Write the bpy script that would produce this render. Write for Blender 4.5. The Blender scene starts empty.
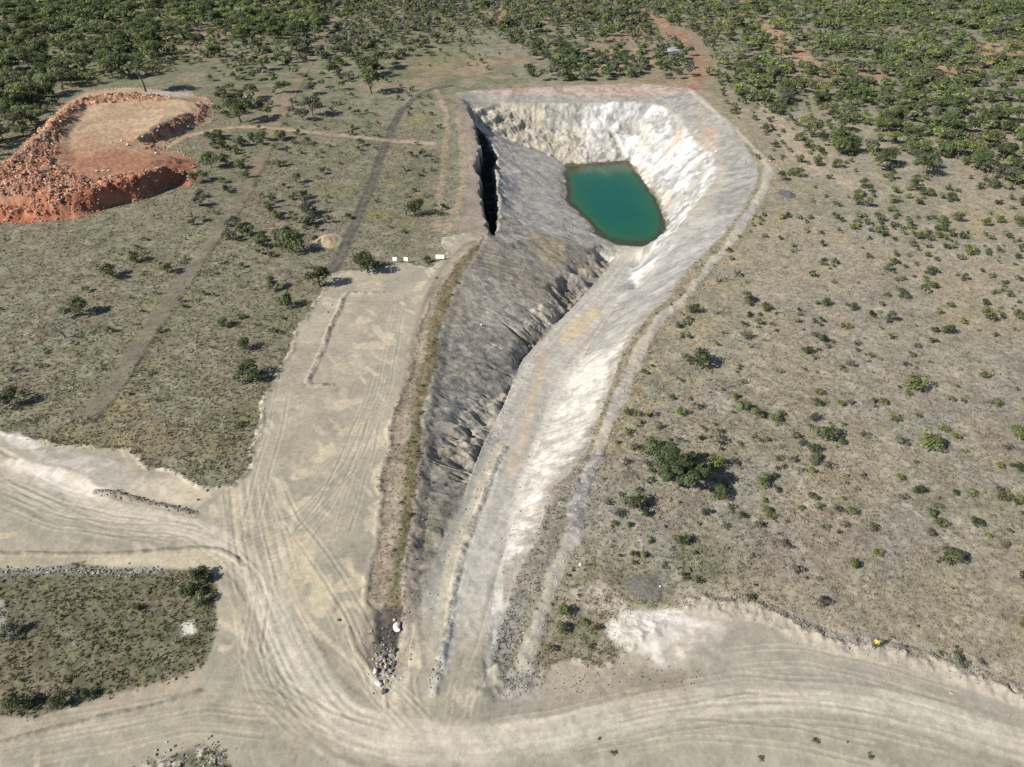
import bpy, bmesh, math, random, time
import numpy as np
from mathutils import Vector, Matrix
T0 = time.time()
RNG = np.random.default_rng(11)
random.seed(5)
SC = bpy.context.scene
COL = SC.collection

# ------------------------------------------------------------------ camera
H = 65.0
PITCH = math.radians(37.0)
F = 683.0
CP, SP = math.cos(PITCH), math.sin(PITCH)

def ray(px, py):
    x = (px - 512.0) / F
    v = (383.5 - py) / F
    return np.array([x, CP + v * SP, -SP + v * CP])

def at(px, py, z=0.0):
    """point on the level z seen at a spot of the photograph"""
    d = ray(px, py)
    t = (z - H) / d[2]
    return np.array([d[0] * t, d[1] * t, z])

RAMP_Y0, RAMP_S = 45.0, 0.128
def at_ramp(px, py, dz=0.0):
    d = ray(px, py)
    t = (-H + dz + RAMP_S * RAMP_Y0) / (d[2] + RAMP_S * d[1])
    p = np.array([d[0] * t, d[1] * t, H + d[2] * t])
    return p

# ------------------------------------------------------------------ noise
_NT = np.random.default_rng(3).random((256, 256)).astype(np.float32)
_N4 = np.stack([_NT, np.roll(_NT, -1, 0), np.roll(_NT, -1, 1), np.roll(np.roll(_NT, -1, 0), -1, 1)], -1).reshape(-1, 4).copy()
def vnoise(x, y):
    xi = np.floor(x); yi = np.floor(y)
    fx = x - xi; fy = y - yi
    k = ((xi.astype(np.int32) & 255) << 8) | (yi.astype(np.int32) & 255)
    fx *= fx * (3 - 2 * fx); fy *= fy * (3 - 2 * fy)
    q = _N4[k]; a = q[:, 0]; c = q[:, 2]
    a = a + (q[:, 1] - a) * fx; c = c + (q[:, 3] - c) * fx
    return a + (c - a) * fy
from concurrent.futures import ThreadPoolExecutor
_TP = ThreadPoolExecutor(4)
def _fbm(x, y, s, oct, seed, gain):
    o = np.zeros(x.shape, np.float32); a = 1.0; n = 0.0
    x = x / np.float32(s) + np.float32(seed * 17.3); y = y / np.float32(s) + np.float32(seed * 7.9)
    for k in range(oct):
        o += np.float32(a) * (vnoise(x, y) * 2 - 1); n += a
        x, y = (x * np.float32(.8) - y * np.float32(.6)) * np.float32(2.03) + np.float32(5.1), (x * np.float32(.6) + y * np.float32(.8)) * np.float32(2.03) + np.float32(9.7)
        a *= gain
    return o * np.float32(1.6 / n)
def fbm(x, y, s=1.0, oct=4, seed=0, gain=0.5):
    """fractal noise, about -1..1, s = size in metres of the largest lump"""
    x = np.asarray(x, np.float32); y = np.asarray(y, np.float32); sh = np.broadcast(x, y).shape
    x = np.broadcast_to(x, sh).ravel(); y = np.broadcast_to(y, sh).ravel()
    if x.size < 20000: return _fbm(x, y, s, oct, seed, gain).reshape(sh)
    cs = np.linspace(0, x.size, 17).astype(int)
    return np.concatenate(list(_TP.map(lambda i: _fbm(x[cs[i]:cs[i + 1]], y[cs[i]:cs[i + 1]], s, oct, seed, gain), range(16)))).reshape(sh)
def sst(a, b, x):
    t = np.clip((x - a) / (b - a), 0, 1)
    return t * t * (3 - 2 * t)

# ------------------------------------------------------------------ height field of the disturbed ground (harmonic surface through break lines)
GX0, GX1, GY0, GY1, GS = -215.0, 120.0, 18.0, 318.0, 0.5
NX = int((GX1 - GX0) / GS) + 1; NY = int((GY1 - GY0) / GS) + 1
LINES = []
def line(pts, z=None):
    """break line: pts of (px, py[, z]); z 'r' = on the ramp plane"""
    w = []
    for p in pts:
        zz = p[2] if len(p) > 2 else z
        if zz == 'r': w.append(at_ramp(p[0], p[1]))
        elif isinstance(zz, tuple): w.append(at_ramp(p[0], p[1], zz[1]))
        else: w.append(at(p[0], p[1], zz))
    LINES.append(np.array(w)); return np.array(w)

# pit
WZ = -16.0
left_crest = line([(392,668),(396,655),(399,640),(403,600),(408,540),(416,480),(423,430),(433,380),(442,330),(456,290),(474,262),(484,245)], 0)
scarp_l = line([(484,245),(488,232),(485,215,-1),(483,203,-1.8),(479,190,-2),(480,176,-2.2),(475,166,-2.2),(477,155,-2.2),(480,146,-2),(477,134,-1.6),(473,122,-.8),(469,112),(462,100),(455,93)], 0)
line([(455,93),(480,90),(560,86),(640,83),(690,88),(703,97)], 0)
right_crest = line([(703,97),(715,112),(740,140),(757,165),(757,182),(740,212),(719,238),(699,256),(662,303),(635,329),(622,353),(612,383),(592,433),(579,456),(555,489),(545,511),(522,561),(510,592),(497,625),(488,660),(482,690)], 0)
back_top = line([(470,107,-2.5),(500,104,-3),(560,104,-3),(600,103,-3),(640,103,-3),(665,106,-3)])
line([(665,106,-3),(677,117,-3.2),(684,129,-3.4),(695,140,-3.5),(707,145,-3.8),(713,164,-4),(713,180,-4),(706,193,-4.2),(699,200,-4.5),(679,226,-6),(662,253,-8),(642,277,-11),(636,292,-13)])
line([(524,125,-8.6),(574,127,-9.2),(605,129,-9.2),(640,127,-9)])
line([(524,128,-9.2),(574,131,-9.8),(605,133,-9.8),(640,131,-9.5)])
lake_px = [(566,167),(600,163),(628,161),(639,178),(656,200),(666,224),(660,241),(648,249),(630,246),(614,242),(598,233),(586,218),(570,203),(567,185)]
lake = line(lake_px + lake_px[:1], WZ)
_c = lake.mean(0)
LINES.append(np.c_[lake[:, :2] * 0.72 + _c[:2] * 0.28, np.full(len(lake), WZ - 2.2)])
LINES.append(np.c_[lake[:, :2] * 0.35 + _c[:2] * 0.65, np.full(len(lake), WZ - 3.5)])
lip = line([(473,118,-2.5),(477,124,-3.2),(487,138,-5.2),(495,150,-6),(498,156,-6.2),(494,164,-6.2),(496,178,-6),(495,190,-5.6),(498,205,-5),(499,216,-2.6),(495,232,-1.0)])
line([(480,124,-5),(502,138,-9),(538,150,-13),(566,165,WZ)])
# trench under the shaded scarp
def resamp(w, n):
    w = np.asarray(w, float); s = np.r_[0, np.cumsum(np.linalg.norm(np.diff(w[:, :2], axis=0), axis=1))]
    t = np.linspace(0, s[-1], n)
    return np.c_[[np.interp(t, s, w[:, k]) for k in range(w.shape[1])]].T
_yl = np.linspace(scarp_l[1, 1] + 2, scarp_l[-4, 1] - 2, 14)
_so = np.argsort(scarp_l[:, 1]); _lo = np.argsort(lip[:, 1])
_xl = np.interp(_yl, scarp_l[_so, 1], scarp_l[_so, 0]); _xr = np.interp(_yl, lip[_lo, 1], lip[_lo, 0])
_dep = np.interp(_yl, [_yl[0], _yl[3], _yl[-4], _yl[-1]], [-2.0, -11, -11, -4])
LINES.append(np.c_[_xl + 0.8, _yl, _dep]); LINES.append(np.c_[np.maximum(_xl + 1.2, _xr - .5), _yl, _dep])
# nose between the lake slope and the striped wall
line([(496,243,-0.8),(530,238,-4.6),(562,236,-9),(590,239,-13),(613,246,WZ + .5)])
# ramp
toe_px = [(405,690),(410,640),(422,598),(432,570),(448,531),(459,510),(469,482),(481,450),(502,410),(522,360),(545,335),(575,305),(600,278),(615,258)]
toe = line(toe_px, 'r')
ramp_r_px = [(482,692),(487,640),(497,575),(508,540),(520,500),(535,455),(545,430),(558,400),(572,375),(596,335),(620,300),(640,262)]
ramp_r = line(ramp_r_px, 'r')
line([(435,690),(456,600),(475,540),(498,470),(520,420),(550,370),(580,325),(610,285)], 'r')
line([(480,410,-3.7),(500,362,-4.9),(522,330,-6),(550,302,-7.8),(578,276,-9.6),(597,258,-12)])
# spoil heap
DUMP_PX = [(-30,224),(0,222),(40,222),(85,218),(110,207),(140,202),(165,190),(193,172),(194,160),(180,152),(162,149),(176,138),(192,129),(213,121),(216,109),(207,99),(180,92),(130,87),(85,92),(65,104),(45,122),(20,150),(0,168),(-30,190)]
dump_toe = line(DUMP_PX + DUMP_PX[:1], 0)
line([(-25,190),(0,186),(30,190),(60,193),(90,190),(120,181),(150,171),(178,160)], 5.0)
line([(-20,176,5),(5,163,5.5),(28,148,5.6),(50,128,5.6),(62,112,5.5),(78,100,5),(105,93,4.8),(150,94,4.6),(195,103,3.5)])
line([(75,160,3.2),(68,140,3.2),(85,110,3.2),(150,108,3.2),(132,128,3.0),(112,146,2.8),(160,148,1.0)])
line([(100,178,3.6),(140,165,3.2),(168,156,2)])
line([(138,137,3.4),(152,128,3.9),(168,120,3.9),(188,112,3.4)])
line([(130,143,2.6),(150,142,1.2),(172,136,.6)])

def build_height():
    def down(nx, ny, gs):
        acc = np.zeros((nx, ny)); cnt = np.zeros((nx, ny))
        for L in LINES:
            n = int(np.linalg.norm(np.diff(L[:, :2], axis=0), axis=1).sum() / (gs * 0.4)) + 2
            R = resamp(L, n)
            i = np.round((R[:, 0] - GX0) / gs).astype(int); j = np.round((R[:, 1] - GY0) / gs).astype(int)
            ok = (i > 0) & (i < nx - 1) & (j > 0) & (j < ny - 1)
            np.add.at(acc, (i[ok], j[ok]), R[ok, 2]); np.add.at(cnt, (i[ok], j[ok]), 1)
        m = cnt > 0
        acc[m] /= cnt[m]
        m[0, :] = m[-1, :] = m[:, 0] = m[:, -1] = True
        return acc, m
    levels = [16, 8, 4, 2, 1]
    u = None
    for lv in levels:
        gs = GS * lv
        nx = int((GX1 - GX0) / gs) + 1; ny = int((GY1 - GY0) / gs) + 1
        fix, m = down(nx, ny, gs)
        if u is None: v = np.zeros((nx, ny))
        else:
            xi = np.linspace(0, u.shape[0] - 1, nx); yi = np.linspace(0, u.shape[1] - 1, ny)
            a = np.clip(xi.astype(int), 0, u.shape[0] - 2); b = np.clip(yi.astype(int), 0, u.shape[1] - 2)
            fa = (xi - a)[:, None]; fb = (yi - b)[None, :]
            A = u[a][:, b] * (1 - fa) + u[a + 1][:, b] * fa; B = u[a][:, b + 1] * (1 - fa) + u[a + 1][:, b + 1] * fa
            v = A * (1 - fb) + B * fb
        v[m] = fix[m]
        for it in range(600 if lv > 2 else (220 if lv == 2 else 120)):
            w = v.copy()
            w[1:-1, 1:-1] = 0.25 * (v[2:, 1:-1] + v[:-2, 1:-1] + v[1:-1, 2:] + v[1:-1, :-2])
            w[m] = fix[m]; v = w
        u = v
    return u
ZG = build_height()
# soften creases a little (not at the scarp)
_s = ZG.copy()
for _ in range(2):
    _s[1:-1, 1:-1] = 0.4 * _s[1:-1, 1:-1] + 0.15 * (_s[2:, 1:-1] + _s[:-2, 1:-1] + _s[1:-1, 2:] + _s[1:-1, :-2])
_gx = GX0 + np.arange(NX) * GS; _gy = GY0 + np.arange(NY) * GS
_near = (np.abs(_gx + 6)[:, None] < 9) & (_gy[None, :] > 140) & (_gy[None, :] < 245)
_n1 = ZG.copy(); _n1[1:-1, 1:-1] = .5 * ZG[1:-1, 1:-1] + .125 * (ZG[2:, 1:-1] + ZG[:-2, 1:-1] + ZG[1:-1, 2:] + ZG[1:-1, :-2])
ZG = np.where(_near, _n1, _s)

def base_z(x, y):
    x = np.asarray(x, float); y = np.asarray(y, float)
    fx = (x - GX0) / GS; fy = (y - GY0) / GS
    ins = (fx > 0) & (fx < NX - 1.001) & (fy > 0) & (fy < NY - 1.001)
    i = np.clip(fx, 0, NX - 2).astype(int); j = np.clip(fy, 0, NY - 2).astype(int)
    a = np.clip(fx - i, 0, 1); b = np.clip(fy - j, 0, 1)
    z = (ZG[i, j] * (1 - a) + ZG[i + 1, j] * a) * (1 - b) + (ZG[i, j + 1] * (1 - a) + ZG[i + 1, j + 1] * a) * b
    return np.where(ins, z, 0.0)

def on(px, py):
    """where the ray of that spot meets the ground"""
    d = ray(px, py)
    t = np.arange(20, 900, 0.5)
    z = base_z(d[0] * t, d[1] * t); h = H + d[2] * t - z
    k = int(np.argmax(h < 0)) if (h < 0).any() else len(t) - 1
    t0, t1 = t[k - 1], t[k]
    for _ in range(14):
        m = 0.5 * (t0 + t1)
        if H + d[2] * m - float(base_z(d[0] * m, d[1] * m)) < 0: t1 = m
        else: t0 = m
    return np.array([d[0] * t1, d[1] * t1, H + d[2] * t1])
def onl(pts): return np.array([on(*p[:2]) for p in pts])

# ------------------------------------------------------------------ ground sheet: graded grid, fine where the pit is, out to the horizon
ys = [12.0]
while ys[-1] < 305: ys.append(ys[-1] + min(0.50, max(0.13, (ys[-1] ** 2 + H * H) / (H * F) * 0.62)))
while ys[-1] < 560: ys.append(ys[-1] + (ys[-1] ** 2 + H * H) / (H * F) * 0.42)
while ys[-1] < 9000: ys.append(ys[-1] * 1.09)
_b = [12.0]
while _b[-1] > -44: _b.append(_b[-1] - 1.5)
ys = np.array(_b[:0:-1] + ys)
NC = 1060
ss = np.linspace(-0.80, 0.80, NC)
_e = 0.80 * 1.22 ** np.arange(1, 9)
ss = np.r_[-_e[::-1], ss, _e]
AP = 49.0
SG, YG = np.meshgrid(ss, ys)           # rows = y
XG = SG * (YG + AP)
NR, NK = XG.shape
X = XG.ravel(); Y = YG.ravel(); NV = X.size
print('grid', NR, NK, NV)
JX = fbm(X, Y, 6.0, 4, 1) ; JY = fbm(X, Y, 6.0, 4, 2)
FAR = sst(330, 420, Y)

def _sub(w, pad):
    return np.nonzero((X > w[:, 0].min() - pad) & (X < w[:, 0].max() + pad) & (Y > w[:, 1].min() - pad) & (Y < w[:, 1].max() + pad))[0]

def seg_dist(x, y, w, closed=False):
    """distance, length along, side (+ = left of travel)"""
    best = np.full(x.shape, 1e9); al = np.zeros(x.shape); side = np.ones(x.shape)
    n = len(w); acc = 0.0
    for k in range(n if closed else n - 1):
        a = w[k, :2]; b = w[(k + 1) % n, :2]; d = b - a; L = math.hypot(*d) + 1e-9
        t = np.clip(((x - a[0]) * d[0] + (y - a[1]) * d[1]) / (L * L), 0, 1)
        qx = x - a[0] - t * d[0]; qy = y - a[1] - t * d[1]
        ds = qx * qx + qy * qy
        m = ds < best
        best = np.where(m, ds, best); al = np.where(m, acc + t * L, al)
        side = np.where(m, np.sign(d[0] * qy - d[1] * qx), side); acc += L
    return np.sqrt(best), al, side

def inside(x, y, w):
    c = np.zeros(x.shape, bool); n = len(w)
    for k in range(n):
        x0, y0 = w[k, :2]; x1, y1 = w[(k + 1) % n, :2]
        if y0 == y1: continue
        c ^= ((y0 > y) != (y1 > y)) & (x < (x1 - x0) * (y - y0) / (y1 - y0) + x0)
    return c

def sdf(w, jit=0.0, pad=12.0):
    """signed distance to a closed outline (negative inside) at every ground vertex"""
    o = np.full(NV, 99.0)
    i = _sub(w, pad); x = X[i] + JX[i] * jit; y = Y[i] + JY[i] * jit
    d, _, _ = seg_dist(x, y, w, True)
    o[i] = np.where(inside(x, y, w), -d, d)
    return o
def poly(px, soft=0.6, jit=0.5, pad=12.0):
    w = onl(px)
    return 1 - sst(-soft, soft, sdf(w, jit, pad))
def strip(px, half, soft=0.4, jit=0.3, w=None):
    w = onl(px) if w is None else w
    w = resamp(w, max(len(w) * 3, 8))
    o = np.full(NV, 99.0); al = np.zeros(NV); sd = np.zeros(NV)
    i = _sub(w, half + soft + 6)
    d, a, s = seg_dist(X[i] + JX[i] * jit, Y[i] + JY[i] * jit, w)
    o[i] = d; al[i] = a; sd[i] = s * d
    return o, al, sd
def band(px, half, soft=0.4, jit=0.3):
    return 1 - sst(half - soft, half + soft, strip(px, half, soft, jit)[0])

# ---- zones -------------------------------------------------------------
pit_w = np.vstack([left_crest, scarp_l[1:], onl([(480,90),(560,86),(640,83),(690,88)]), right_crest])
d_pit = sdf(pit_w, 0.5, 30)
m_pit = 1 - sst(-0.4, 0.5, d_pit)
d_toe = sdf(dump_toe[:-1], 0.9)
m_dump = np.maximum(1 - sst(-0.5, 0.5, d_toe), sst(.08, .3, base_z(X, Y)) * (d_toe < 4))
d_lake = sdf(lake[:-1], 0.3)

PAD_PX = [(330,275),(376,268),(403,262),(433,268),(444,258),(440,238),(470,232),(484,238),(480,246),(462,262),(446,282),(432,302),(416,339),(403,383),(392,429),(381,480),(374,520),(370,600),(370,640),(378,662),(384,650),(402,652),(440,660),(478,672),(492,664),(498,690),(510,696),(535,690),(545,668),(560,668),(600,672),(640,640),(700,600),(760,614),(815,634),(870,652),(930,664),(1040,700),(1300,780),(1300,1000),(-300,1000),(-300,440),(0,426),(30,438),(55,447),(90,446),(130,452),(167,470),(190,482),(213,485),(233,484),(247,469),(256,443),(266,396),(276,373),(299,329),(319,293)]
d_yard = sdf(onl(PAD_PX), 0.9, 40)
m_yard = 1 - sst(-0.5, 0.5, d_yard)
VEG1 = [(-60,569),(0,568),(60,567),(150,569),(214,566),(219,582),(212,610),(206,640),(200,668),(150,682),(90,702),(60,713),(0,716),(-60,722)]
VEG2 = [(138,764),(165,754),(200,750),(218,752),(228,767),(235,790),(130,790)]
d_v1 = sdf(onl(VEG1), 0.8); d_v2 = sdf(onl(VEG2), 0.6)
m_v1 = 1 - sst(-0.4, 0.4, d_v1); m_v2 = 1 - sst(-0.4, 0.4, d_v2)
VEG3 = [(505,668),(500,650),(512,622),(532,592),(548,570),(560,545),(575,530),(600,560),(625,598),(630,607),(620,628),(606,650),(592,664),(570,650),(540,665),(520,672)]
m_v3 = poly(VEG3, 0.6, 1.2)
BERM_PX = [(690,90),(713,110),(737,131),(758,152),(770,168),(765,189),(751,211),(732,240),(711,265),(686,297),(660,321),(644,343),(633,369),(622,399),(606,433),(593,463),(580,503),(570,544),(556,571),(543,601),(532,638),(524,664)]
d_berm, a_berm, s_berm = strip(BERM_PX, 3, .4, .35)
hw_berm = .95 + 0.4 * fbm(a_berm, a_berm * 0 + 3, 6.0, 3, 4) + .25 * fbm(X, Y, 1.5, 3, 130)
m_berm = 1 - sst(hw_berm - 0.35, hw_berm + 0.35, d_berm)
EB_PX = [(399,640),(400,600),(404,550),(409,500),(415,450),(423,400),(434,340),(447,292),(463,263),(478,248)]
d_eb, a_eb, s_eb = strip(EB_PX, 3, .4, .3)
BUND_PX = [(382,292),(364,293),(346,292),(336,314),(325,340),(314,366),(306,384),(316,386),(330,385)]
d_bund, a_bund, _ = strip(BUND_PX, 1.5, .3, .2)
WIND_PX = [(505,447),(497,464),(489,482),(475,520),(463,555),(454,592),(444,640),(433,692)]
d_wind, a_wind, s_wind = strip(WIND_PX, 1.5, .3, .2)
SW_PX = [(95,492),(115,494),(135,499),(165,506),(195,514)]
d_sw, _, _ = strip(SW_PX, 1.5, .3, .2)
RW_PX = [(-40,553),(0,553),(60,554),(120,553),(180,549),(220,549),(236,558),(242,566)]
d_rw, _, _ = strip(RW_PX, 1, .3, .15)
RW2_PX = [(0,744),(40,732),(100,717),(150,706),(200,691)]
d_rw2, _, _ = strip(RW2_PX, 1, .3, .15)
RW3_PX = [(348,628),(355,650),(372,672),(384,690),(386,710)]
d_rw3, _, _ = strip(RW3_PX, 1, .3, .15)
TERR_PX = [(22,459),(36,465),(60,470),(80,477),(97,486),(110,492),(140,492),(136,470),(110,458),(85,453),(55,447),(30,452)]
d_terr = sdf(onl(TERR_PX), 0.25)

# ---- relief ------------------------------------------------------------
_wa = .38 + .25 * ((np.abs(X + 6) < 9) & (Y > 140) & (Y < 245))
BZ = base_z(X + _wa * fbm(X, Y, 3.2, 4, 90), Y + .5 * fbm(X, Y, 3.2, 4, 91))
Z = BZ.copy()
out = np.clip(1 - m_pit - m_dump, 0, 1)
SHO_PX = [(455,93),(468,104),(476,120),(480,150),(482,180),(486,210),(489,228),(482,240),(455,229),(467,203),(469,172),(466,140),(458,112)]
m_sho = poly(SHO_PX, .5, .6) * out
m_pow = poly([(620,618),(645,606),(680,609),(726,620),(716,636),(696,654),(668,660),(640,656),(620,646)], .8, .9)
veg = np.clip(out * (1 - m_sho) * (1 - m_pow) * (1 - np.clip(m_yard - m_v1 - m_v2 - m_v3, 0, 1)), 0, 1)
Z += out * 0.25 * fbm(X, Y, 40, 3, 5) * sst(0, 12, np.minimum(np.abs(d_pit), 30))
Z += sst(420, 900, Y) * 9 * fbm(X, Y, 420, 3, 6)
n1 = fbm(X, Y, 0.9, 3, 7); n2 = fbm(X, Y, 0.35, 2, 8); n3 = fbm(X, Y, 3.5, 3, 9)
tuss = np.clip(fbm(X, Y, 0.75, 2, 31) - 0.05, 0, 2)
Z += veg * (0.035 * tuss + 0.04 * n3 + 0.02 * n2)
yard = np.clip(m_yard * (1 - m_v1) * (1 - m_v2), 0, 1) * out
Z += yard * (0.02 * n1 + 0.04 * n3)
# slopes of the pit: gullies down the fall line, joints in the left wall
tw, at_, sw_ = strip(None, 40, .4, 0, w=left_crest[::-1])
d_toel, a_toel, s_toel = strip(None, 30, .4, 0, w=toe)
onwall = m_pit * (s_toel > 0) * (d_toel < 29)                    # left of the ramp
wallf = onwall * sst(0, 1.5, d_toel) * sst(0.2, 2.0, -d_pit) * (Y < 172)
gul = fbm(a_toel * 1.0 + 0.25 * d_toel, d_toel * 0.10, 1.6, 3, 12)
gulf = fbm(a_toel * 1.0 + 0.25 * d_toel, d_toel * 0.12, .6, 3, 46)
rid = 1 - np.abs(fbm(a_toel + 0.6 * d_toel + JX * .8, d_toel * 0.35 + JY, 4.0, 4, 13)) * 1.7
lowb = sst(10.5, 4.0, d_toel) if False else 1 - sst(3.5, 10.0, d_toel + 2 * n3)
Z += wallf * .07 * fbm(d_toel + .5 * a_toel + .6 * JX, a_toel * .05, 1.4, 3, 101)
Z += wallf * (0.07 * gul + 0.05 * gulf + lowb * (0.42 * np.clip(rid, -1, 1) - 0.2) * sst(-.3, .4, fbm(a_toel, d_toel, 16, 2, 45)) + 0.03 * n1 + 0.02 * n2)
nm0 = fbm(X, Y, 5, 3, 21)
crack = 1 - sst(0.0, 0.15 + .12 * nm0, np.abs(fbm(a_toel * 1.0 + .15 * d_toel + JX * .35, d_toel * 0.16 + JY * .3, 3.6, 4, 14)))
def blocks(a, d, s_, sd_, q=3.0):
    f = fbm(a, d, s_, 3, sd_); f2 = f * q; k = np.floor(f2); return (k + sst(.75, 1.0, f2 - k)) / q
ledge = wallf * (1 - sst(3.5, 6.5, d_toel + 1.8 * nm0)) * sst(57, 63, Y) * sst(-.35, .15, fbm(a_toel, d_toel * .5, 18, 2, 92))
blk = blocks(a_toel + .2 * d_toel + JX * .4, d_toel * .38 + JY * .3, 3.0, 93)
Z += ledge * (1.0 * blk + .35 * blocks(a_toel, d_toel * .6, 1.1, 94) - .2)
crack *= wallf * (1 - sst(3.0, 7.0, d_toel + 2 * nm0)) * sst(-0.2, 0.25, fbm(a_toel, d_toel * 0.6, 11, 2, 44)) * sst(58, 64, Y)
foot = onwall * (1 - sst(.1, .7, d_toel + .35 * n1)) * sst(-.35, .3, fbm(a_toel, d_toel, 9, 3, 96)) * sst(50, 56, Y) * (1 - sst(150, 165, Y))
Z -= .35 * foot
Z -= 1.15 * crack
# lake side slope, back wall, white slope
pitrest = m_pit * (1 - np.clip(wallf, 0, 1)) * sst(0.2, 1.5, d_lake)
WHITE_PX = [(596,104),(640,103),(665,106),(677,117),(684,129),(695,140),(707,145),(713,164),(713,180),(706,193),(699,200),(679,226),(662,253),(644,275),(630,292),(618,300),(612,294),(630,270),(650,248),(664,226),(656,199),(640,178),(628,161)]
BACK_PX = [(470,106),(500,104),(560,104),(600,104),(630,162),(600,163),(565,165),(538,150),(502,138),(478,122)]
dl_ = sst(0, 1.2, d_lake)
g2 = fbm(X * 1.0 + 0.1 * Y, Y * 0.12, 2.2, 3, 15); g3 = fbm(X * .25 + Y * .25, (X - Y) * .6, 2.4, 3, 16)
backish = poly(BACK_PX, .8, .7) * m_pit * dl_; whitish = poly(WHITE_PX, .6, 1.1) * m_pit * dl_ * (1 - backish)
g2 = .55 * g2 + .6 * fbm(X + .1 * Y, Y * .15, .9, 3, 47)
bblk = blocks(X + JX * .6, Y * .45 + JY * .5, 4.0, 97); g2 = g2 * .5 + .6 * fbm(X + JX * 1.5, Y * .5, 2.0, 4, 52)
_tz = BZ / 2.6 + .45 * fbm(X, Y * .3, 9, 3, 102); _tf = _tz - np.floor(_tz); Z += backish * .5 * 2.6 * (sst(.55, .95, _tf) - _tf) + whitish * .3 * 2.6 * sst(160, 175, Y) * (sst(.5, .95, _tf) - _tf)
Z += backish * (0.12 * g2 + .5 * bblk + .35 * blocks(X, Y * .5, 1.6, 98) + 0.26 * n1 + .2 * n2) + whitish * sst(150, 170, Y) * (0.30 * g3 + .6 * blocks(X * .5 + Y * .5, (X - Y) * .8, 3.5, 99) + 0.16 * n1 + .12 * n2)
d_rr, a_rr, s_rr = strip(None, 30, .4, 0, w=ramp_r)
rslope = m_pit * (s_rr < 0) * (d_rr < 29) * (Y < 150)
g4 = fbm(a_rr * 1.1 - 0.3 * d_rr + .5 * JX, d_rr * 0.09, 1.1, 4, 17)
Z += .35 * (1 - sst(.5, 3, np.abs(d_lake))) * fbm(X, Y, 2.5, 3, 76)
Z += rslope * sst(0, 2, d_rr) * 0.06 * g4 + pitrest * 0.04 * n1
# bench, scarp edges
# banks, bunds and windrows
def ridge(d, hw, h): return h * np.clip(1 - (d / hw) ** 2, 0, 1)
Z += ridge(d_berm, hw_berm + .25, 0.14 + 0.14 * n3 + .08 * n1) * out
EBM = 1 - sst(1.0, 1.9, d_eb)
Z += ridge(d_eb, 2.3, 0.22 + 0.1 * n3 + .1 * n1)
Z += ridge(d_bund, 0.6, 0.22 + 0.15 * n1) + ridge(d_wind, 0.55, 0.12 + 0.12 * n1) + ridge(d_sw, 0.45, 0.18 + .12 * n1)
Z += ridge(d_rw, 0.4, 0.16 + 0.1 * n1) + ridge(d_rw2, 0.35, 0.14 + .1 * n1) + ridge(d_rw3, 0.3, 0.12)
d_tf, _, s_tf = strip([(20,457),(36,465),(60,470),(80,477),(97,486),(114,493)], 8, .4, .25)
Z += .5 * np.where(s_tf > 0, 1 - sst(0, 6, d_tf), 1 - sst(0, 2.0, d_tf)) * (d_tf < 8) * out
# rubble skin of the spoil heap
dz = m_dump * sst(0.3, 1.5, BZ)
rimy = m_dump * (sst(3.6, 4.4, BZ) + (1 - sst(0.2, 2.8, BZ)) * 0.0 + sst(.5, 1.5, BZ) * (1 - sst(3.4, 5.0, -d_toe)))
rimy = np.clip(rimy, 0, 1)
Z += dz * (0.12 * n1 + rimy * (0.5 * fbm(X, Y, 2.2, 4, 18) + 0.34 * n1 + .12 * n2))
# tan soil mound by the gravel road, made ground beside the road
def mound(px, py, rx, ry, h):
    p = on(px, py); r = np.hypot((X - p[0]) / rx + JX * .12, (Y - p[1]) / ry + JY * .12)
    m = 1 - sst(0.0, 1.0, r)
    return m * h, 1 - sst(0.8, 1.0, r)
zm, m_tan = mound(328, 241, 3.4, 4.4, 0.9); Z += zm * (1 + .3 * n1)
zm, m_wm = mound(640, 632, 3.8, 2.6, 0.5); Z += zm * (1 + .3 * n1)
print('relief', time.time() - T0)

# ---- colours of the ground itself (linear reflectance) ------------------
A = np.zeros((NV, 3), np.float32)
def c3(*c): return np.array(c, np.float32)
def paint(m, c, c2=None, k=None):
    """lay material c (mottled with c2 where k is high) over mask m"""
    global A
    m = np.asarray(m, np.float32)
    i = np.nonzero(m > 0.003)[0]
    if not len(i): return
    mm = m[i][:, None]
    col = np.broadcast_to(np.asarray(c, np.float32), (len(i), 3))
    if c2 is not None:
        kk = np.clip(k[i], 0, 1)[:, None]; col = col * (1 - kk) + np.asarray(c2, np.float32) * kk
    A[i] = A[i] * (1 - mm) + col * mm
def mix01(n, lo=-0.4, hi=0.4): return sst(lo, hi, n)

nb = fbm(X, Y, 22, 4, 20); nm = fbm(X, Y, 5, 4, 21); nf = fbm(X, Y, 1.3, 3, 22); nh = fbm(X, Y, 0.45, 2, 23)
streak = fbm(X * .8 + Y * .6, (Y * .8 - X * .6) * .3, 1.2, 3, 24)
DRY = c3(.200, .178, .135); DRY2 = c3(.158, .147, .106); GREY = c3(.180, .167, .140); OLIVE = c3(.122, .120, .070); BROWN = c3(.124, .109, .074); STRAW = c3(.220, .187, .125); RED = c3(.21, .128, .083)
west = sst(2, -14, X - (Y - 60) * (-0.12)) if False else 1 - sst(-26, -8, X)
A[:] = DRY
paint(mix01(nm + .5 * nf), GREY); paint(mix01(nb, 0, .6) * .5, STRAW); paint(mix01(nf + nh, .1, .9) * .35, DRY2); paint(mix01(fbm(X, Y, 12, 4, 70), .1, .6) * .5, c3(.15, .14, .098)); paint(mix01(streak, .4, .9) * .35, c3(.26, .235, .20)); paint(mix01(fbm(X, Y, 3.0, 4, 74), .45, .8) * .55, c3(.255, .225, .185)); paint(mix01(fbm(X, Y, 16, 5, 75), .3, .6) * .45, c3(.175, .15, .125))
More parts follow.
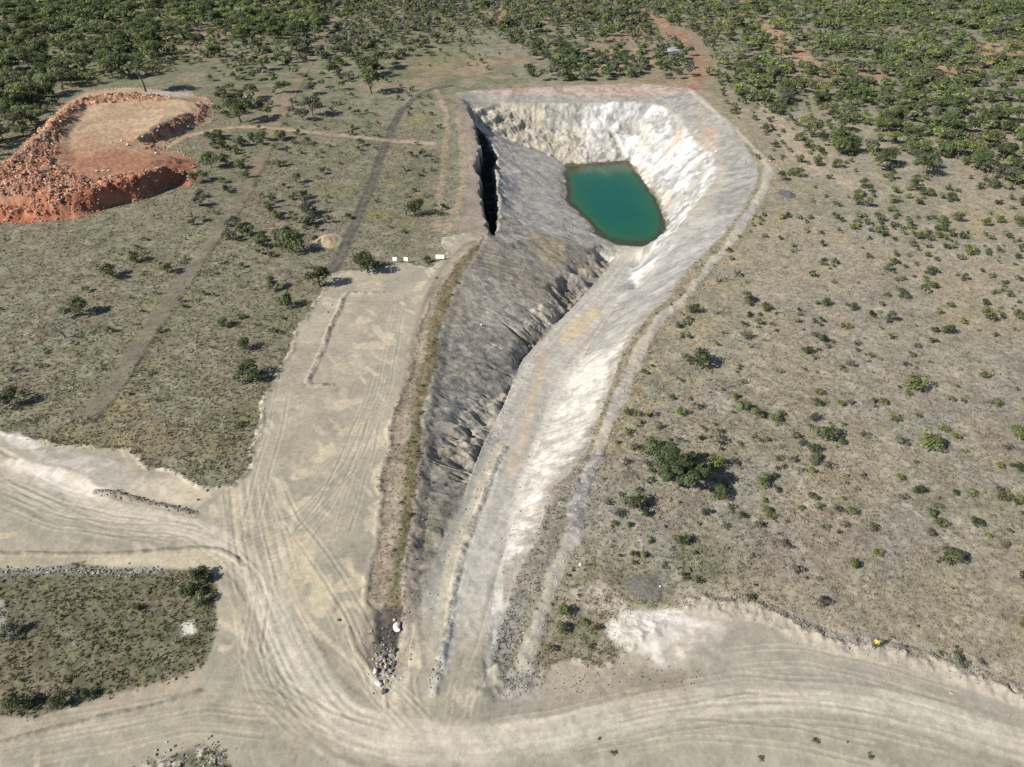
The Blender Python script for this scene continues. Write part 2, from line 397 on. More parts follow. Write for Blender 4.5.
# west of the pit: browner, greener grass
wcol = BROWN * 1.12
paint(west, wcol, DRY2 * .9, mix01(nm + nf)); paint(west * mix01(nb + .6 * nm, 0.0, .5) * .45, OLIVE)
paint(west * mix01(nf + nh, .25, .9) * .4, DRY * .9); paint(west * mix01(-nf - nh, .3, .9) * .3, BROWN * .8)
paint(out * sst(75, 130, Y + 6 * JX) * (X > 25) * mix01(nm + .6 * nb, -.3, .4) * .55, c3(.235, .196, .128))
# woodland floor
far = sst(215, 260, Y + 10 * JX) ; paint(far * .75, c3(.17, .15, .108), c3(.10, .106, .060), mix01(nm + nf + .5 * nb, -.6, .2)); paint(far * mix01(fbm(X, Y, 40, 4, 103), .25, .55) * .6, c3(.215, .145, .098)); scr = sst(150, 170, Y) * (X < 0) * out; paint(scr * mix01(nm + .5 * nf, 0, .6) * .6, c3(.095, .10, .055))
# straw-yellow verge round the pit, between pit edge and bank
verge = out * sst(60, 75, Y) * (1 - sst(3.0, 7.0, d_pit + 1.5 * nm)) * (X > 0)
paint(verge * .75, STRAW * .9, c3(.15, .125, .07), mix01(nm + nf, -.2, .6))
paint(out * (1 - sst(3, 14, d_berm + 4 * nm)) * (X > 8) * .75 * (Y > 70), STRAW, DRY2, mix01(nf + nm))
for (px, py, r) in [(150,440,5),(60,440,4),(215,445,4),(110,445,4),(190,380,6),(130,400,5),(250,420,3),(170,300,4)]:
    p = on(px, py); paint(out * (1 - sst(.1, 1, np.hypot(X - p[0], Y - p[1]) / r + .5 * nm)) * .6, c3(.175, .15, .085), c3(.12, .11, .06), mix01(nf + nm))
# greener blotches
for (px, py, r) in [(280,315,7),(275,245,6),(300,255,5),(560,655,2.5),(562,615,2.2),(232,425,6),(60,450,6),(160,300,7),(420,205,8),(640,590,5),(690,560,5),(20,640,6),(190,640,5),(380,215,6),(410,225,6)]:
    p = on(px, py); paint(out * (1 - sst(.2, 1, np.hypot(X - p[0], Y - p[1]) / r + .35 * nm)) * .45, OLIVE * 1.1, c3(.085, .095, .04), mix01(nf))
for (px, py, r) in [(395,185,9),(372,215,7),(425,120,9),(340,190,7),(440,60,20)]:
    p = on(px, py); paint(out * (1 - sst(.2, 1, np.hypot(X - p[0], Y - p[1]) / r + .35 * nm)) * .6, c3(.16, .14, .062), OLIVE, mix01(nf + nm))

# old tracks
TRK1 = [(345,2),(328,33),(306,67),(289,100),(268,143),(247,187),(200,256),(170,300),(145,336),(115,380),(92,414)]
d, al, sd = strip(TRK1, 4, .5, .5)
m_trk1 = (1 - sst(.9, 2.0, d + .5 * nm)) * out
paint(.6 * m_trk1 * (1 - sst(150, 190, Y)), c3(.115, .095, .082), c3(.14, .115, .085), mix01(nm)); paint(m_trk1 * .6 * sst(150, 190, Y), c3(.185, .135, .09), c3(.155, .115, .075), mix01(nm))
paint((1 - sst(.25, .5, np.abs(sd - 2.0))) * out * (d < 4) * .6, c3(.07, .062, .045)); paint((1 - sst(.4, .8, np.abs(sd + 2.3))) * out * (d < 4) * .3 * mix01(nf, -.2, .5), c3(.19, .155, .085))
TRK2 = [(452,86),(430,90),(416,98),(400,112),(390,133),(383,152),(376,172),(369,192),(359,214),(349,236),(340,258),(333,270)]
d, al, sd = strip(TRK2, 4, .5, .3)
m_trk2 = (1 - sst(.8, 1.7, d)) * out
paint(m_trk2 * .95, c3(.055, .051, .044), c3(.085, .077, .064), mix01(nf + .5 * nm)); paint((1 - sst(.2, .6, d)) * out * .3, c3(.12, .11, .075))
TRK3 = [(150,158),(167,147),(182,138),(200,133),(228,128),(256,127),(275,129),(293,131),(339,136),(389,141),(433,144)]
d, al, sd = strip(TRK3, 4, .5, .3)
m_trk3 = (1 - sst(.9, 1.7, d)) * out
paint(m_trk3 * (1 - sst(1.0, .3, np.abs(d)) * 0.0), c3(.27, .215, .155), c3(.20, .155, .11), mix01(nf)); paint(m_trk3 * (X < -65), c3(.235, .165, .105), c3(.27, .2, .14), mix01(nf))
for L in ([(437,90),(446,117),(446,145),(443,173),(440,205),(436,230)], [(458,112),(462,140),(464,165),(462,190),(454,215),(446,232)]):
    paint(band(L, .9, .5, .5) * out * .8, c3(.26, .205, .145), c3(.19, .15, .1), mix01(nf))
paint(poly([(585,15),(690,12),(712,50),(715,86),(640,80),(600,60)], 3, 5) * out * .45, RED, c3(.2,.15,.1), mix01(nm)); paint(band([(640,10),(668,28),(690,45),(700,65),(692,88)], 3.0, 1.2, 1.5) * out, RED * .9, c3(.22,.15,.10), mix01(nm))
for L, wd in (([(768,26),(785,45),(803,62),(828,71),(868,80),(876,78)], 6.0), ([(926,77),(940,72),(952,68)], 9.0), ([(985,62),(998,55),(1000,45)], 9), ([(655,62),(640,68),(610,66),(590,72)], 3.5), ([(560,45),(600,52),(640,50)], 3.)):
    paint(band(L, wd, 1.5, 2.0) * out, RED * 1.05, c3(.25, .19, .13), mix01(nm))
paint(band([(765,108),(785,130),(800,160),(835,178),(860,188)], 2.6, 1.2, 1.2) * out * .8, c3(.26, .215, .16))

# bare made ground
BARE = c3(.252, .228, .174); BARE2 = c3(.218, .200, .158); PALE = c3(.385, .335, .245)
paint(yard, BARE, BARE2, mix01(nm + .5 * nb)); paint(yard * mix01(streak + .4 * nm, .5, .9) * .7, PALE); paint(yard * mix01(nf + nh, .4, 1.0) * .3, BARE2 * .8)
PADTOP = poly([(330,275),(376,268),(403,262),(433,268),(444,262),(432,302),(416,339),(403,383),(392,429),(381,480),(300,480),(256,443),(276,373),(319,293)], .8, .8) * yard
paint(PADTOP * mix01(fbm(X, Y, 7, 3, 26), .05, .4) * .6, PALE, BARE, mix01(nf))
paint(PADTOP * mix01(-fbm(X, Y, 9, 3, 27), .1, .5) * .5, c3(.235, .205, .158))
for (px, py, rx, ry, a) in [(300,560,2.2,6,.3),(318,595,1.6,4,.2),(318,600,1.2,2.2,0),(258,590,.7,5,0),(300,505,1.6,.9,.4),(283,488,.8,.9,0),(325,455,2.2,1.6,.5),(300,475,1.6,1.0,.5),(340,405,3,1.2,.5),(372,345,2.4,1.6,.3),(362,320,2.0,1.6,.3),(385,335,1.5,1,.3),(350,430,2,.8,.7),(420,285,1,2.5,-.3),(245,600,.5,4,0),(155,543,1.7,.6,0),(186,545,1.2,.5,0),(5,535,1.4,.5,0),(340,617,.7,1.2,0),(325,490,.8,.6,0),(270,540,.8,1.2,.3),(72,728,1.4,.4,.2),(228,648,.9,.4,.2),(240,700,.8,.5,.3),(370,520,.8,2,0),(376,480,.7,2.6,0),(384,430,.6,3,0),(350,585,2.2,1.0,.2),(356,605,1.8,1.2,.3),(368,590,1.,2,0)]:
    q = on(px, py); dx = X - q[0]; dy = Y - q[1]; ca_, sa_ = math.cos(a), math.sin(a)
    rr = np.hypot((dx * ca_ + dy * sa_) / rx, (-dx * sa_ + dy * ca_) / ry) + .55 * fbm(X, Y, 1.6, 4, 80) + .25 * nf
    paint((1 - sst(.75, 1.05, rr)) * yard * .8, c3(.36, .308, .215), c3(.32, .275, .2), mix01(nf))
d_ye = np.abs(d_yard + .35 * nm); paint((1 - sst(.15, .5, d_ye)) * out * (Y < 150) * mix01(nf + .5 * nm, -.3, .3) * .8, c3(.34, .30, .23)); paint((1 - sst(.1, .35, np.abs(d_yard + .35 * nm - .55))) * out * (Y < 150) * .6, c3(.10, .092, .062)); Z += .16 * (1 - sst(.1, .6, d_ye)) * out * (.6 + .6 * n1) * (Y < 150)
# tyre-marked haul roads
def tracks(pts, half, colA, colB, amt=.8, seed=0, lay=.55):
    global Z
    d, al, sd = strip(pts, half + 1, .5, .12)
    m = (1 - sst(half * .55, half, d)) * yard * sst(0, 5, al) * sst(0, 5, al.max() - al)
    t = fbm(sd, al * .03, 0.34, 2, 50 + seed) * (.45 + .55 * sst(-.5, .4, fbm(X, Y, 7, 2, 95 + seed))); t2 = fbm(sd, al * .02, 1.8, 2, 60 + seed)
    paint(m * lay, colA); paint(m * amt * mix01(t + .8 * t2, -.1, .45), colB); paint(m * amt * .8 * mix01(-t - .3 * t2, .12, .5), np.asarray(colA, np.float32) * .86)
    Z += m * 0.035 * t
    return m
HR1 = [(-60,440),(0,472),(30,490),(60,502),(120,516),(170,525),(207,535),(235,551),(256,573),(268,598),(278,620),(293,652),(318,698),(345,726),(380,739),(430,742),(490,744),(540,735),(580,726),(645,712),(700,702),(760,697),(820,698),(880,707),(950,724),(1040,752),(1200,815)]
TK = c3(.325, .299, .244)
m_h1 = tracks(HR1, 4.2, BARE2 * .93, TK * .95, .75, 1)
m_hb = (1 - sst(1.2, 2.3, strip(HR1, 4, .5, .3)[0] + .4 * nf)) * yard; _dh = strip(HR1, 4, .5, .12)[0]; paint((1 - sst(.1, .35, np.abs(_dh - 2.55 - .15 * nm))) * yard * .5, c3(.19, .172, .135)); paint(m_hb * .85, c3(.345, .313, .26), c3(.31, .283, .232), mix01(streak))
m_h1 = np.maximum(m_h1, tracks([(256,573),(272,606),(290,640),(310,680),(342,720),(390,738)], 2.2, TK, TK * 1.1, .8, 2))
m_h1 = np.maximum(m_h1, tracks([(440,744),(490,742),(540,735),(580,726),(645,712),(700,702),(760,697),(820,697),(880,705),(950,722),(1040,750)], 1.9, TK * 1.02, TK * 1.15, .8, 3))
tracks([(-40,752),(0,742),(60,730),(120,718),(200,704),(280,715),(340,740)], 3.2, BARE, BARE2 * .93, .6, 4)
tracks([(245,470),(252,520),(262,570),(275,620)], 5, BARE, PALE, .5, 5, .2)
tracks([(410,560),(400,640),(400,690),(412,735)], 2.4, BARE2, TK, .6, 6, .2)
tracks([(488,690),(480,720),(470,742)], 2.8, BARE, PALE, .5, 7, .3)
tracks([(268,560),(300,620),(340,660),(386,700)], 1.1, BARE, PALE * .95, .7, 8, .3)
tracks([(-30,480),(30,500),(90,530),(160,540)], 3, BARE2, BARE * .9, .7, 9, .3)
paint(poly([(700,625),(760,618),(830,640),(900,662),(1060,712),(1100,745),(900,695),(800,688),(690,690),(690,650)], 1.2, .8) * yard * .8, c3(.222, .209, .172), c3(.205, .19, .155), mix01(nm))
paint(poly([(500,745),(640,722),(800,708),(900,722),(1040,765),(1100,900),(480,900)], 1.2, .8) * yard * .5, c3(.235, .217, .175), BARE2, mix01(nm))
def tyre(pts, tone=.78, wid=.14, gauge=.95):
    global Z
    d, al, sd = strip(pts, 3, .5, .10)
    for q_ in (-gauge, gauge):
        e = np.abs(sd - q_ - .15 * fbm(al, al * 0 + q_, 9, 2, 104)); m = (1 - sst(wid * .5, wid * 1.4, e)) * (d < 3) * (yard + .8 * m_pit > .5) * sst(-.6, .2, fbm(al, al * 0 + 3 * q_, 6, 2, 105)) * sst(.2, 3, al) * sst(.2, 3, al.max() - al)
        paint(m * .5, np.array([.250, .228, .176]) * tone); Z -= .03 * m
        m2 = sst(.2, 3, al) * sst(.2, 3, al.max() - al) * (1 - sst(wid * .3, wid, np.abs(e - wid * 2.2))) * (d < 3) * (yard > .5); paint(m2 * .35, c3(.36, .325, .25)); Z += .02 * m2
for pts, tn in [([(268,470),(290,520),(330,575),(370,640),(384,700)], .8), ([(232,540),(300,520),(350,470),(372,420)], .82), ([(250,560),(292,545),(330,500),(356,440),(380,370)], .85), ([(345,605),(362,640),(385,690),(430,735)], .7), ([(330,590),(352,640),(378,690),(420,732)], .75), ([(245,600),(250,640),(262,690),(310,735)], .8), ([(262,570),(258,620),(250,670)], .8), ([(0,500),(60,522),(120,530),(200,532)], .78), ([(0,484),(50,506),(110,522),(190,530),(240,556)], .8), ([(240,640),(280,690),(330,725),(400,745)], .8), ([(395,700),(410,660),(425,610)], .75), ([(455,735),(462,690),(478,640)], .78), ([(440,720),(470,690),(500,600),(520,520)], .82), ([(560,745),(660,722),(760,712),(860,720),(960,742)], .82), ([(620,735),(700,728),(800,740),(900,765)], .84), ([(480,735),(560,722),(650,700),(740,685),(850,690)], .8), ([(0,735),(80,720),(190,702)], .8), ([(20,755),(110,738),(200,720),(280,728)], .8), ([(285,380),(275,430),(260,480),(250,530)], .85), ([(400,300),(385,380),(365,460),(340,540)], .86), ([(720,660),(800,655),(880,675),(980,705)], .86)]: tyre(pts, tn)
# white cut face and pale bank by the road
WHITE = c3(.40, .372, .33)
paint(poly([(0,428),(20,432),(44,447),(36,452),(10,444),(-30,440)], .5, .8) * mix01(fbm(X * .6 + Y, X * .2, 2.2, 2, 28), -.15, .15), WHITE)
paint(poly([(20,459),(36,465),(60,470),(80,477),(97,486),(112,490),(90,497),(74,497),(55,488),(32,475),(15,466)], .4, .4), WHITE, c3(.33, .30, .25), mix01(nf, 0, .6))
paint(poly([(36,463),(30,454),(55,449),(85,455),(112,461),(140,474),(150,492),(112,489),(97,484),(80,475),(60,468)], .4, .4) * .85, c3(.29, .265, .225), c3(.36, .33, .28), mix01(nf + nm))
paint(poly([(133,478),(175,478),(215,490),(195,508),(130,497)], .6, .6) * .7, c3(.36, .31, .23), c3(.40, .35, .27), mix01(streak))
paint((1 - sst(.1, .45, d_sw + .15 * nf)) * .8, c3(.12, .11, .092)); paint(1 - sst(.15, .35, d_bund), c3(.17, .145, .105), BARE, mix01(nf))
paint((1 - sst(.10, .35, d_rw)) * .7 * yard, c3(.16, .14, .105)); paint((1 - sst(.10, .3, d_rw2)) * .7 * yard, c3(.15, .13, .10)); paint((1 - sst(.1, .25, d_rw3)) * .6 * yard, c3(.2, .17, .125))
paint(poly([(-40,556),(0,556),(100,556),(215,551),(232,560),(222,572),(150,566),(0,566),(-40,566)], .4, .3) * .6, c3(.27, .23, .165), PALE, mix01(nm))
# rough ground beside the mouth of the pit
paint(m_v3, c3(.17, .148, .105), c3(.115, .11, .065), mix01(nf + nm)); paint(m_v3 * mix01(nm, .1, .5) * .7, BARE * .95)
paint(poly([(572,592),(600,576),(622,596),(628,610),(600,616),(575,606)], .5, .6) * .85, c3(.32, .28, .225), c3(.17, .15, .125), mix01(nf + nh, .1, .6))
paint(poly([(622,618),(645,608),(680,611),(724,621),(716,634),(696,652),(668,658),(640,654),(622,644)], 1.6, 1.6), c3(.32, .29, .24), c3(.46, .43, .38), mix01(nm + .8 * nf, -.3, .4))
paint(poly([(630,614),(660,610),(700,616),(724,621),(700,630),(660,626),(640,630)], .7, .9) * .85, c3(.52, .49, .44), c3(.36, .33, .28), mix01(nf + nh, .2, .8))
paint(poly([(490,688),(497,672),(520,660),(534,664),(540,690),(525,705),(496,702)], 1.0, .9) * .6, c3(.21, .20, .18), c3(.27, .255, .225), mix01(nf + nh))
paint(poly([(540,670),(600,668),(640,660),(700,668),(690,690),(600,700),(545,706)], .8, .8) * .7, c3(.27, .235, .18), c3(.18, .16, .125), mix01(nf + nh, .15, .6))
paint(poly([(640,664),(690,668),(692,682),(640,690),(625,678)], .5, .8) * .5, c3(.15, .135, .105))
paint(m_wm * .5, c3(.5, .47, .42))
# grassed islands between the roads
paint(m_v1, c3(.108, .102, .064), c3(.082, .086, .046), mix01(nf + nm + .8 * nb)); paint(m_v1 * mix01(nm, .05, .5) * .5, c3(.135, .112, .078)); paint(m_v1 * mix01(streak, .3, .9) * .5, c3(.165, .145, .105)); paint(poly([(-30,600),(6,600),(10,622),(-5,640),(-30,640)], .5, 1) * .7, c3(.27, .25, .22))
paint(poly([(178,622),(192,618),(196,630),(182,634)], .3, .4) * .9, c3(.45, .42, .37)); paint(band([(-5,572),(40,570),(100,571),(165,570)], .5, .4, .4) * .7, c3(.26, .24, .21), c3(.11, .105, .09), mix01(nf + nh))
paint(poly([(60,714),(90,703),(150,683),(205,662),(202,690),(120,706),(60,722)], .4, .3) * .6, c3(.25, .21, .155))
paint(m_v2, c3(.13, .125, .085), c3(.30, .28, .24), mix01(nf + nh, .1, .6))
# right-hand roadside bank
d_rb, _, _ = strip([(690,604),(760,616),(815,634),(870,652),(930,664),(1040,702),(1200,760)], 3, .5, .6)
paint((1 - sst(1.2, 2.6, d_rb + .8 * nm)) * .85, c3(.29, .262, .215), c3(.22, .2, .16), mix01(nf + nh)); Z += ridge(d_rb, 1.6, .3 + .2 * n1)

# left bank of the pit
eb_m = (1 - sst(3.4, 4.4, d_eb)) * out * (Y < 146) * (Y > 37)
paint(eb_m * .9, c3(.138, .119, .092), c3(.172, .140, .106), mix01(nm + .4 * nf)); 
paint((1 - sst(.8, 1.6, d_eb + .5 * nm)) * out, c3(.135, .108, .062), c3(.10, .092, .05), mix01(nf + nm)); paint((1 - sst(.5, 1.2, np.abs(s_eb - 2.4))) * eb_m * .6 * mix01(nm), c3(.24, .20, .15))
paint((1 - sst(.4, 1.0, np.abs(s_eb + 1.8))) * eb_m * .8, c3(.15, .112, .08))
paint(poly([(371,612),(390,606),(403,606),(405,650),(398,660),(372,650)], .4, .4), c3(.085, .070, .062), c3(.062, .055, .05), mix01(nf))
paint(poly([(352,552),(372,552),(374,568),(352,568)], .4, .5) * .6, c3(.17, .15, .12))
paint((1 - sst(.2, .5, np.minimum(np.abs(d_eb - 4.2), 9))) * eb_m * .0, PALE)

# pit
SHALE = c3(.21, .195, .172); SHALE2 = c3(.255, .232, .198)
paint(m_pit, SHALE, SHALE2, mix01(nm)); paint(m_pit * (1 - sst(42, 52, Y)), BARE, PALE * .95, mix01(streak + .4 * nm)); tracks_mouth = fbm(X + .25 * Y, Y * .06, .7, 3, 73); paint(m_pit * (1 - sst(44, 56, Y)) * mix01(tracks_mouth, 0, .5) * .6, c3(.20, .185, .155))
wl = np.clip(onwall, 0, 1)
fall = fbm(a_toel * 1.0 + .25 * d_toel, d_toel * .08, 1.5, 4, 30); patch = fbm(a_toel, d_toel * .6, 13, 3, 33)
strat = fbm(a_toel + .95 * d_toel + .25 * JX, d_toel * .05, .95, 3, 110); paint(wl, c3(.272, .250, .200), c3(.378, .350, .285), mix01(.6 * fall + .9 * strat + .3 * gulf, -.5, .5)); paint(wl * mix01(fbm(d_toel + .5 * a_toel + .6 * JX, a_toel * .05, 1.4, 3, 101), .15, .6) * .45, c3(.215, .185, .145)); paint(wl * mix01(patch, 0, .5) * .35, c3(.30, .232, .165)); paint(wl * mix01(-patch, .1, .6) * .5, c3(.33, .30, .25), c3(.25, .228, .188), mix01(strat)); paint(wl * mix01(-strat - .4 * nf, .25, .7) * .5, c3(.175, .152, .12))
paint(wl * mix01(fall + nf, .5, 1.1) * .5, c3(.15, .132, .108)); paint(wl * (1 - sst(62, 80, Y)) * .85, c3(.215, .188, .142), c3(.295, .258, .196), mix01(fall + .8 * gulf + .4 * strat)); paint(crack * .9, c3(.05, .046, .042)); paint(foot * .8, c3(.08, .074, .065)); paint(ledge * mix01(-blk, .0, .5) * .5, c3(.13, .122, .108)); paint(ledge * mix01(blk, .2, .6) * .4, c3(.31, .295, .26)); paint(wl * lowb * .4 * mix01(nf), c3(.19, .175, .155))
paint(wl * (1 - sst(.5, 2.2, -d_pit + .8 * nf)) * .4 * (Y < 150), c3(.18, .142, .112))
paint(poly([(532,236),(560,238),(566,262),(552,272),(538,258)], 1.0, 1.0) * .7, c3(.33, .27, .165)); paint(poly([(566,240),(612,244),(606,262),(576,280),(560,262)], 1., 1.) * .6, c3(.215, .175, .125), c3(.16, .15, .13), mix01(fall))
# lake slope
ls = m_pit * (Y > 166) * (s_toel > -1) * (1 - sst(222, 232, Y - .5 * (X - 10))) * (X < 30) * (d_lake > 0)
paint(m_pit * (Y > 158) * (X < 26 - .0 * Y) * (Y < 236) * .8, c3(.295, .28, .255), c3(.37, .348, .312), mix01(fbm(X * .4, Y * .9, 5, 4, 34) + .5 * nf)); 
paint((1 - sst(1.5, 4, d_lake)) * m_pit * .5, c3(.16, .145, .115))
# bare brown shoulder above the shade-painted scarp face
paint(m_sho * .9, c3(.19, .158, .128), c3(.145, .125, .105), mix01(nf + nm + .6 * fbm(X * 1.2, Y * .2, 2.5, 3, 71)))
# scarp face under the crest: its deep shade painted in near black
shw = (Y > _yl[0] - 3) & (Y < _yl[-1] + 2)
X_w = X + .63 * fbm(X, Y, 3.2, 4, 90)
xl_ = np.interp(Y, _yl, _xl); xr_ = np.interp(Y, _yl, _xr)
m_scarp_shade = shw * sst(-.1, .35, X_w - xl_ + .25 * nf) * (1 - sst(-.7, .1, X_w - xr_ + .5 * nf)) * sst(1.0, 2.2, -BZ)
paint(shw * (1 - sst(.2, 1.4, np.abs(X_w - xr_ - .3))) * .7, c3(.15, .138, .12), c3(.21, .195, .17), mix01(nf)); paint(m_scarp_shade, c3(.020, .019, .018), c3(.085, .075, .064), mix01(nf + nm, .5, 1.2))
paint((1 - sst(.3, 3, np.abs(X - xl_ + 2.2))) * shw * (X < xl_) * .5, c3(.20, .165, .13))
# ramp floor
rampm = m_pit * (s_toel <= 0) * (1 - (s_rr < 0)) * (Y < 172) * sst(37, 50, Y + 3.5 * fbm(X, Y * .15, 1.2, 3, 72))
RAMPC = c3(.275, .258, .226)
tr = fbm(np.where(s_toel != 0, d_toel, 0), a_toel * .04, .8, 3, 36)
paint(rampm, RAMPC, c3(.335, .312, .27), mix01(tr + .4 * nm)); paint(rampm * mix01(s_wind, -.3, .3) * 0, PALE)
lane = rampm * (d_wind < 20) * (Y < 78); left_lane = lane * (s_wind < 0) * 1.0
paint(left_lane * .8, c3(.205, .203, .180), c3(.235, .228, .198), mix01(tr)); paint((1 - sst(.5, 1.1, np.abs(s_wind + .9))) * rampm * (d_wind < 3) * .7, c3(.36, .315, .24))
paint((1 - sst(.1, .55, d_wind + .2 * nf)) * .7, c3(.17, .158, .136), c3(.26, .235, .19), mix01(nf + nh)); paint(band([(459,600),(452,625),(444,650),(441,668)], .6, .3, .4) * .4, c3(.17, .175, .185), c3(.27, .275, .28), mix01(nh))
paint(band([(436,660),(430,690),(424,692)], .5, .3, .4) * .4, c3(.18, .18, .18), c3(.30, .30, .29), mix01(nh))
paint(band([(566,372),(552,410),(540,445),(528,480),(515,520)], 1.0, .5, .6) * .75, c3(.43, .405, .35)); paint(band([(640,285),(622,305),(600,338),(575,375)], 1.6, .8, .8) * .7, c3(.42, .39, .33), c3(.35, .32, .28), mix01(nf))
paint(poly([(560,330),(590,305),(602,312),(585,332),(565,345)], 1.0, 1.0) * .7, c3(.40, .33, .205)); paint(band([(545,352),(530,400),(525,430),(512,470)], .9, .5, .6) * .6, c3(.35, .28, .20))
# right slope
paint(rslope, c3(.205, .197, .178), c3(.25, .238, .212), mix01(.5 * g4 + .6 * nm + .4 * nf)); paint(rslope * (1 - sst(95, 112, Y)) * .9, c3(.335, .318, .28), c3(.43, .41, .365), mix01(.3 * g4 + .6 * nm + .6 * nf)); paint(rslope * mix01(g4 + nf, .6, 1.2) * .3, c3(.22, .195, .16))
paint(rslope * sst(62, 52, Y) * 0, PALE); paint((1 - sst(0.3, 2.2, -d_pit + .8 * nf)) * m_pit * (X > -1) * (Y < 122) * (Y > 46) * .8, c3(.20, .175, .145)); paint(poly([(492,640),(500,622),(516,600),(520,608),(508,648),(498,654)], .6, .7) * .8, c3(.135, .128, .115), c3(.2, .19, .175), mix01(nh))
paint(poly([(650,262),(690,220),(735,200),(740,214),(700,258),(665,296),(640,318),(640,290)], 1.2, 1.0) * .7, c3(.215, .208, .196), c3(.255, .245, .225), mix01(nm + nf))
# upper bench, back wall
hi = m_pit * (1 - sst(2.4, 3.4, -BZ)) * (Y > 150) * (X > -3)
paint(hi * sst(150, 160, Y), c3(.172, .167, .152), c3(.215, .208, .19), mix01(nm + nf)); paint(m_pit * sst(262, 266, Y + .6 * nm) * (X > -8), c3(.235, .170, .137), c3(.27, .228, .198), mix01(nm + nf)); paint((1 - sst(.2, 1.5, np.abs(d_pit) + .5 * nm)) * sst(255, 265, Y) * .4, c3(.21, .13, .09))
paint(poly([(690,100),(705,108),(716,140),(712,152),(700,138)], 1.5, 1.5) * .4, c3(.26, .19, .155)); paint(poly([(704,126),(716,126),(716,138),(706,138)], 1, 1) * .5, c3(.27, .17, .125))
tanw = .75 * np.maximum(backish * (1 - sst(6, 22, X + 7 * nm)), backish * .8 * (1 - sst(20, 30, X + 5 * nm)) * sst(-8, -10, BZ + nm)); 
paint(backish, c3(.25, .242, .222), c3(.32, .31, .285), mix01(bblk + nf)); paint(backish * (1 - sst(.0, .35, _tf)) * .4, c3(.36, .34, .30)); paint(backish * mix01(-bblk - .4 * nf, .1, .5) * .5, c3(.14, .135, .12)); paint(tanw, c3(.265, .23, .172), c3(.33, .295, .235), mix01(g2 + .5 * nf)); paint(backish * mix01(-g2 - .4 * nf, .35, .8) * .6, c3(.15, .145, .13))
paint(poly([(552,104),(600,103),(660,106),(690,135),(650,140),(612,128),(580,132),(562,128),(590,112)], 1.2, 1.5) * m_pit * .8 * mix01(fbm(X, Y * .6, 7, 4, 49), -.6, .2), c3(.36, .357, .345), c3(.50, .495, .485), mix01(g2))
paint(whitish, c3(.275, .272, .264), c3(.40, .397, .39), mix01(g3 + .5 * nf)); paint(poly([(632,162),(648,166),(668,196),(676,222),(668,226),(656,198),(640,178)], 1., 1.5) * .8, c3(.30, .265, .21), c3(.38, .35, .30), mix01(nf)); paint(whitish * mix01(-g3 - .6 * nf, .3, .6) * .7, c3(.20, .195, .182)); paint(whitish * (1 - sst(.0, .10, np.abs(fbm(X * .5 + Y * .5 + JX, (X - Y) * .9 + JY, 3.0, 4, 120)))) * .55, c3(.16, .155, .145)); paint(whitish * mix01(fbm(X, Y, 6, 3, 48), .2, .6) * .6, c3(.30, .28, .24))
paint(poly([(666,150),(676,132),(684,130),(680,142),(672,152)], 1.0, 1.) * .6, c3(.38, .25, .17))
paint((1 - sst(.1, 1.1, d_lake + .7 * nf + .5 * nm)) * (d_lake < 5) * .7, c3(.085, .07, .045)); paint((d_lake < 0) * 1.0, c3(.07, .075, .04))
paint(m_berm, c3(.31, .28, .228), c3(.235, .215, .178), mix01(nm + nf + nh)); paint(m_berm * mix01(fbm(a_berm, d_berm, 9, 2, 38), .25, .55) * .8, c3(.22, .21, .20))
paint(band([(596,455),(586,485),(578,515),(573,532)], 1.2, .4, .5) * out * .8, c3(.14, .135, .135), c3(.24, .225, .205), mix01(nf + nh)); paint(band([(630,372),(625,390),(612,420)], 1.0, .4, .5) * out * .6, c3(.17, .165, .16), c3(.27, .25, .225), mix01(nf + nh))
# spoil heap
paint(m_dump, c3(.27, .185, .118), c3(.31, .228, .152), mix01(nm)); paint(m_dump * sst(20, -20, Y - 205 + 6 * nm) * .0, RED)
face = m_dump * (1 - sst(2.5, 7.0, -d_toe)) * (Y < 190); front = m_dump * (1 - sst(182, 205, Y + 8 * JX))
paint(front, c3(.25, .125, .073), c3(.23, .115, .07), mix01(nm)); paint(m_dump * rimy * .8, c3(.235, .112, .066), c3(.315, .18, .115), mix01(nf + nh)); paint(face * .9, c3(.205, .072, .040), c3(.265, .115, .068), mix01(nm + nf))
paint(poly([(30,180),(60,150),(75,165),(105,182),(60,190),(0,200),(-20,190)], 1.5, 1.5) * m_dump * .6, c3(.19, .098, .064), c3(.25, .155, .11), mix01(nf + nh)); paint(poly([(20,150),(48,126),(56,135),(40,152),(12,168)], 1, 1) * .6, c3(.16, .125, .095))
paint(poly([(150,128),(165,116),(176,118),(172,128),(150,137)], .8, 1.) * .7, c3(.17, .13, .095)); paint(poly([(142,90),(190,92),(192,97),(150,96)], 1, 1) * .6, c3(.34, .31, .28))
paint(m_tan, c3(.33, .27, .17), c3(.24, .19, .12), mix01(nf + nh))
# fine grain everywhere
_h = np.random.default_rng(8).normal(size=NV).astype(np.float32); A *= (1 + .10 * np.clip(nh, -1, 1) + .08 * np.clip(nf, -1, 1) + .05 * np.clip(_h, -2, 2))[:, None]
veg2 = np.clip(veg - m_trk1 - m_trk2 - m_trk3 - m_berm - m_tan, 0, 1)
A *= (1 + veg2 * .22 * np.clip(fbm(X, Y, .5, 2, 40), -1, 1) )[:, None]
A = np.clip(A, .008, .85)
print('paint', time.time() - T0)

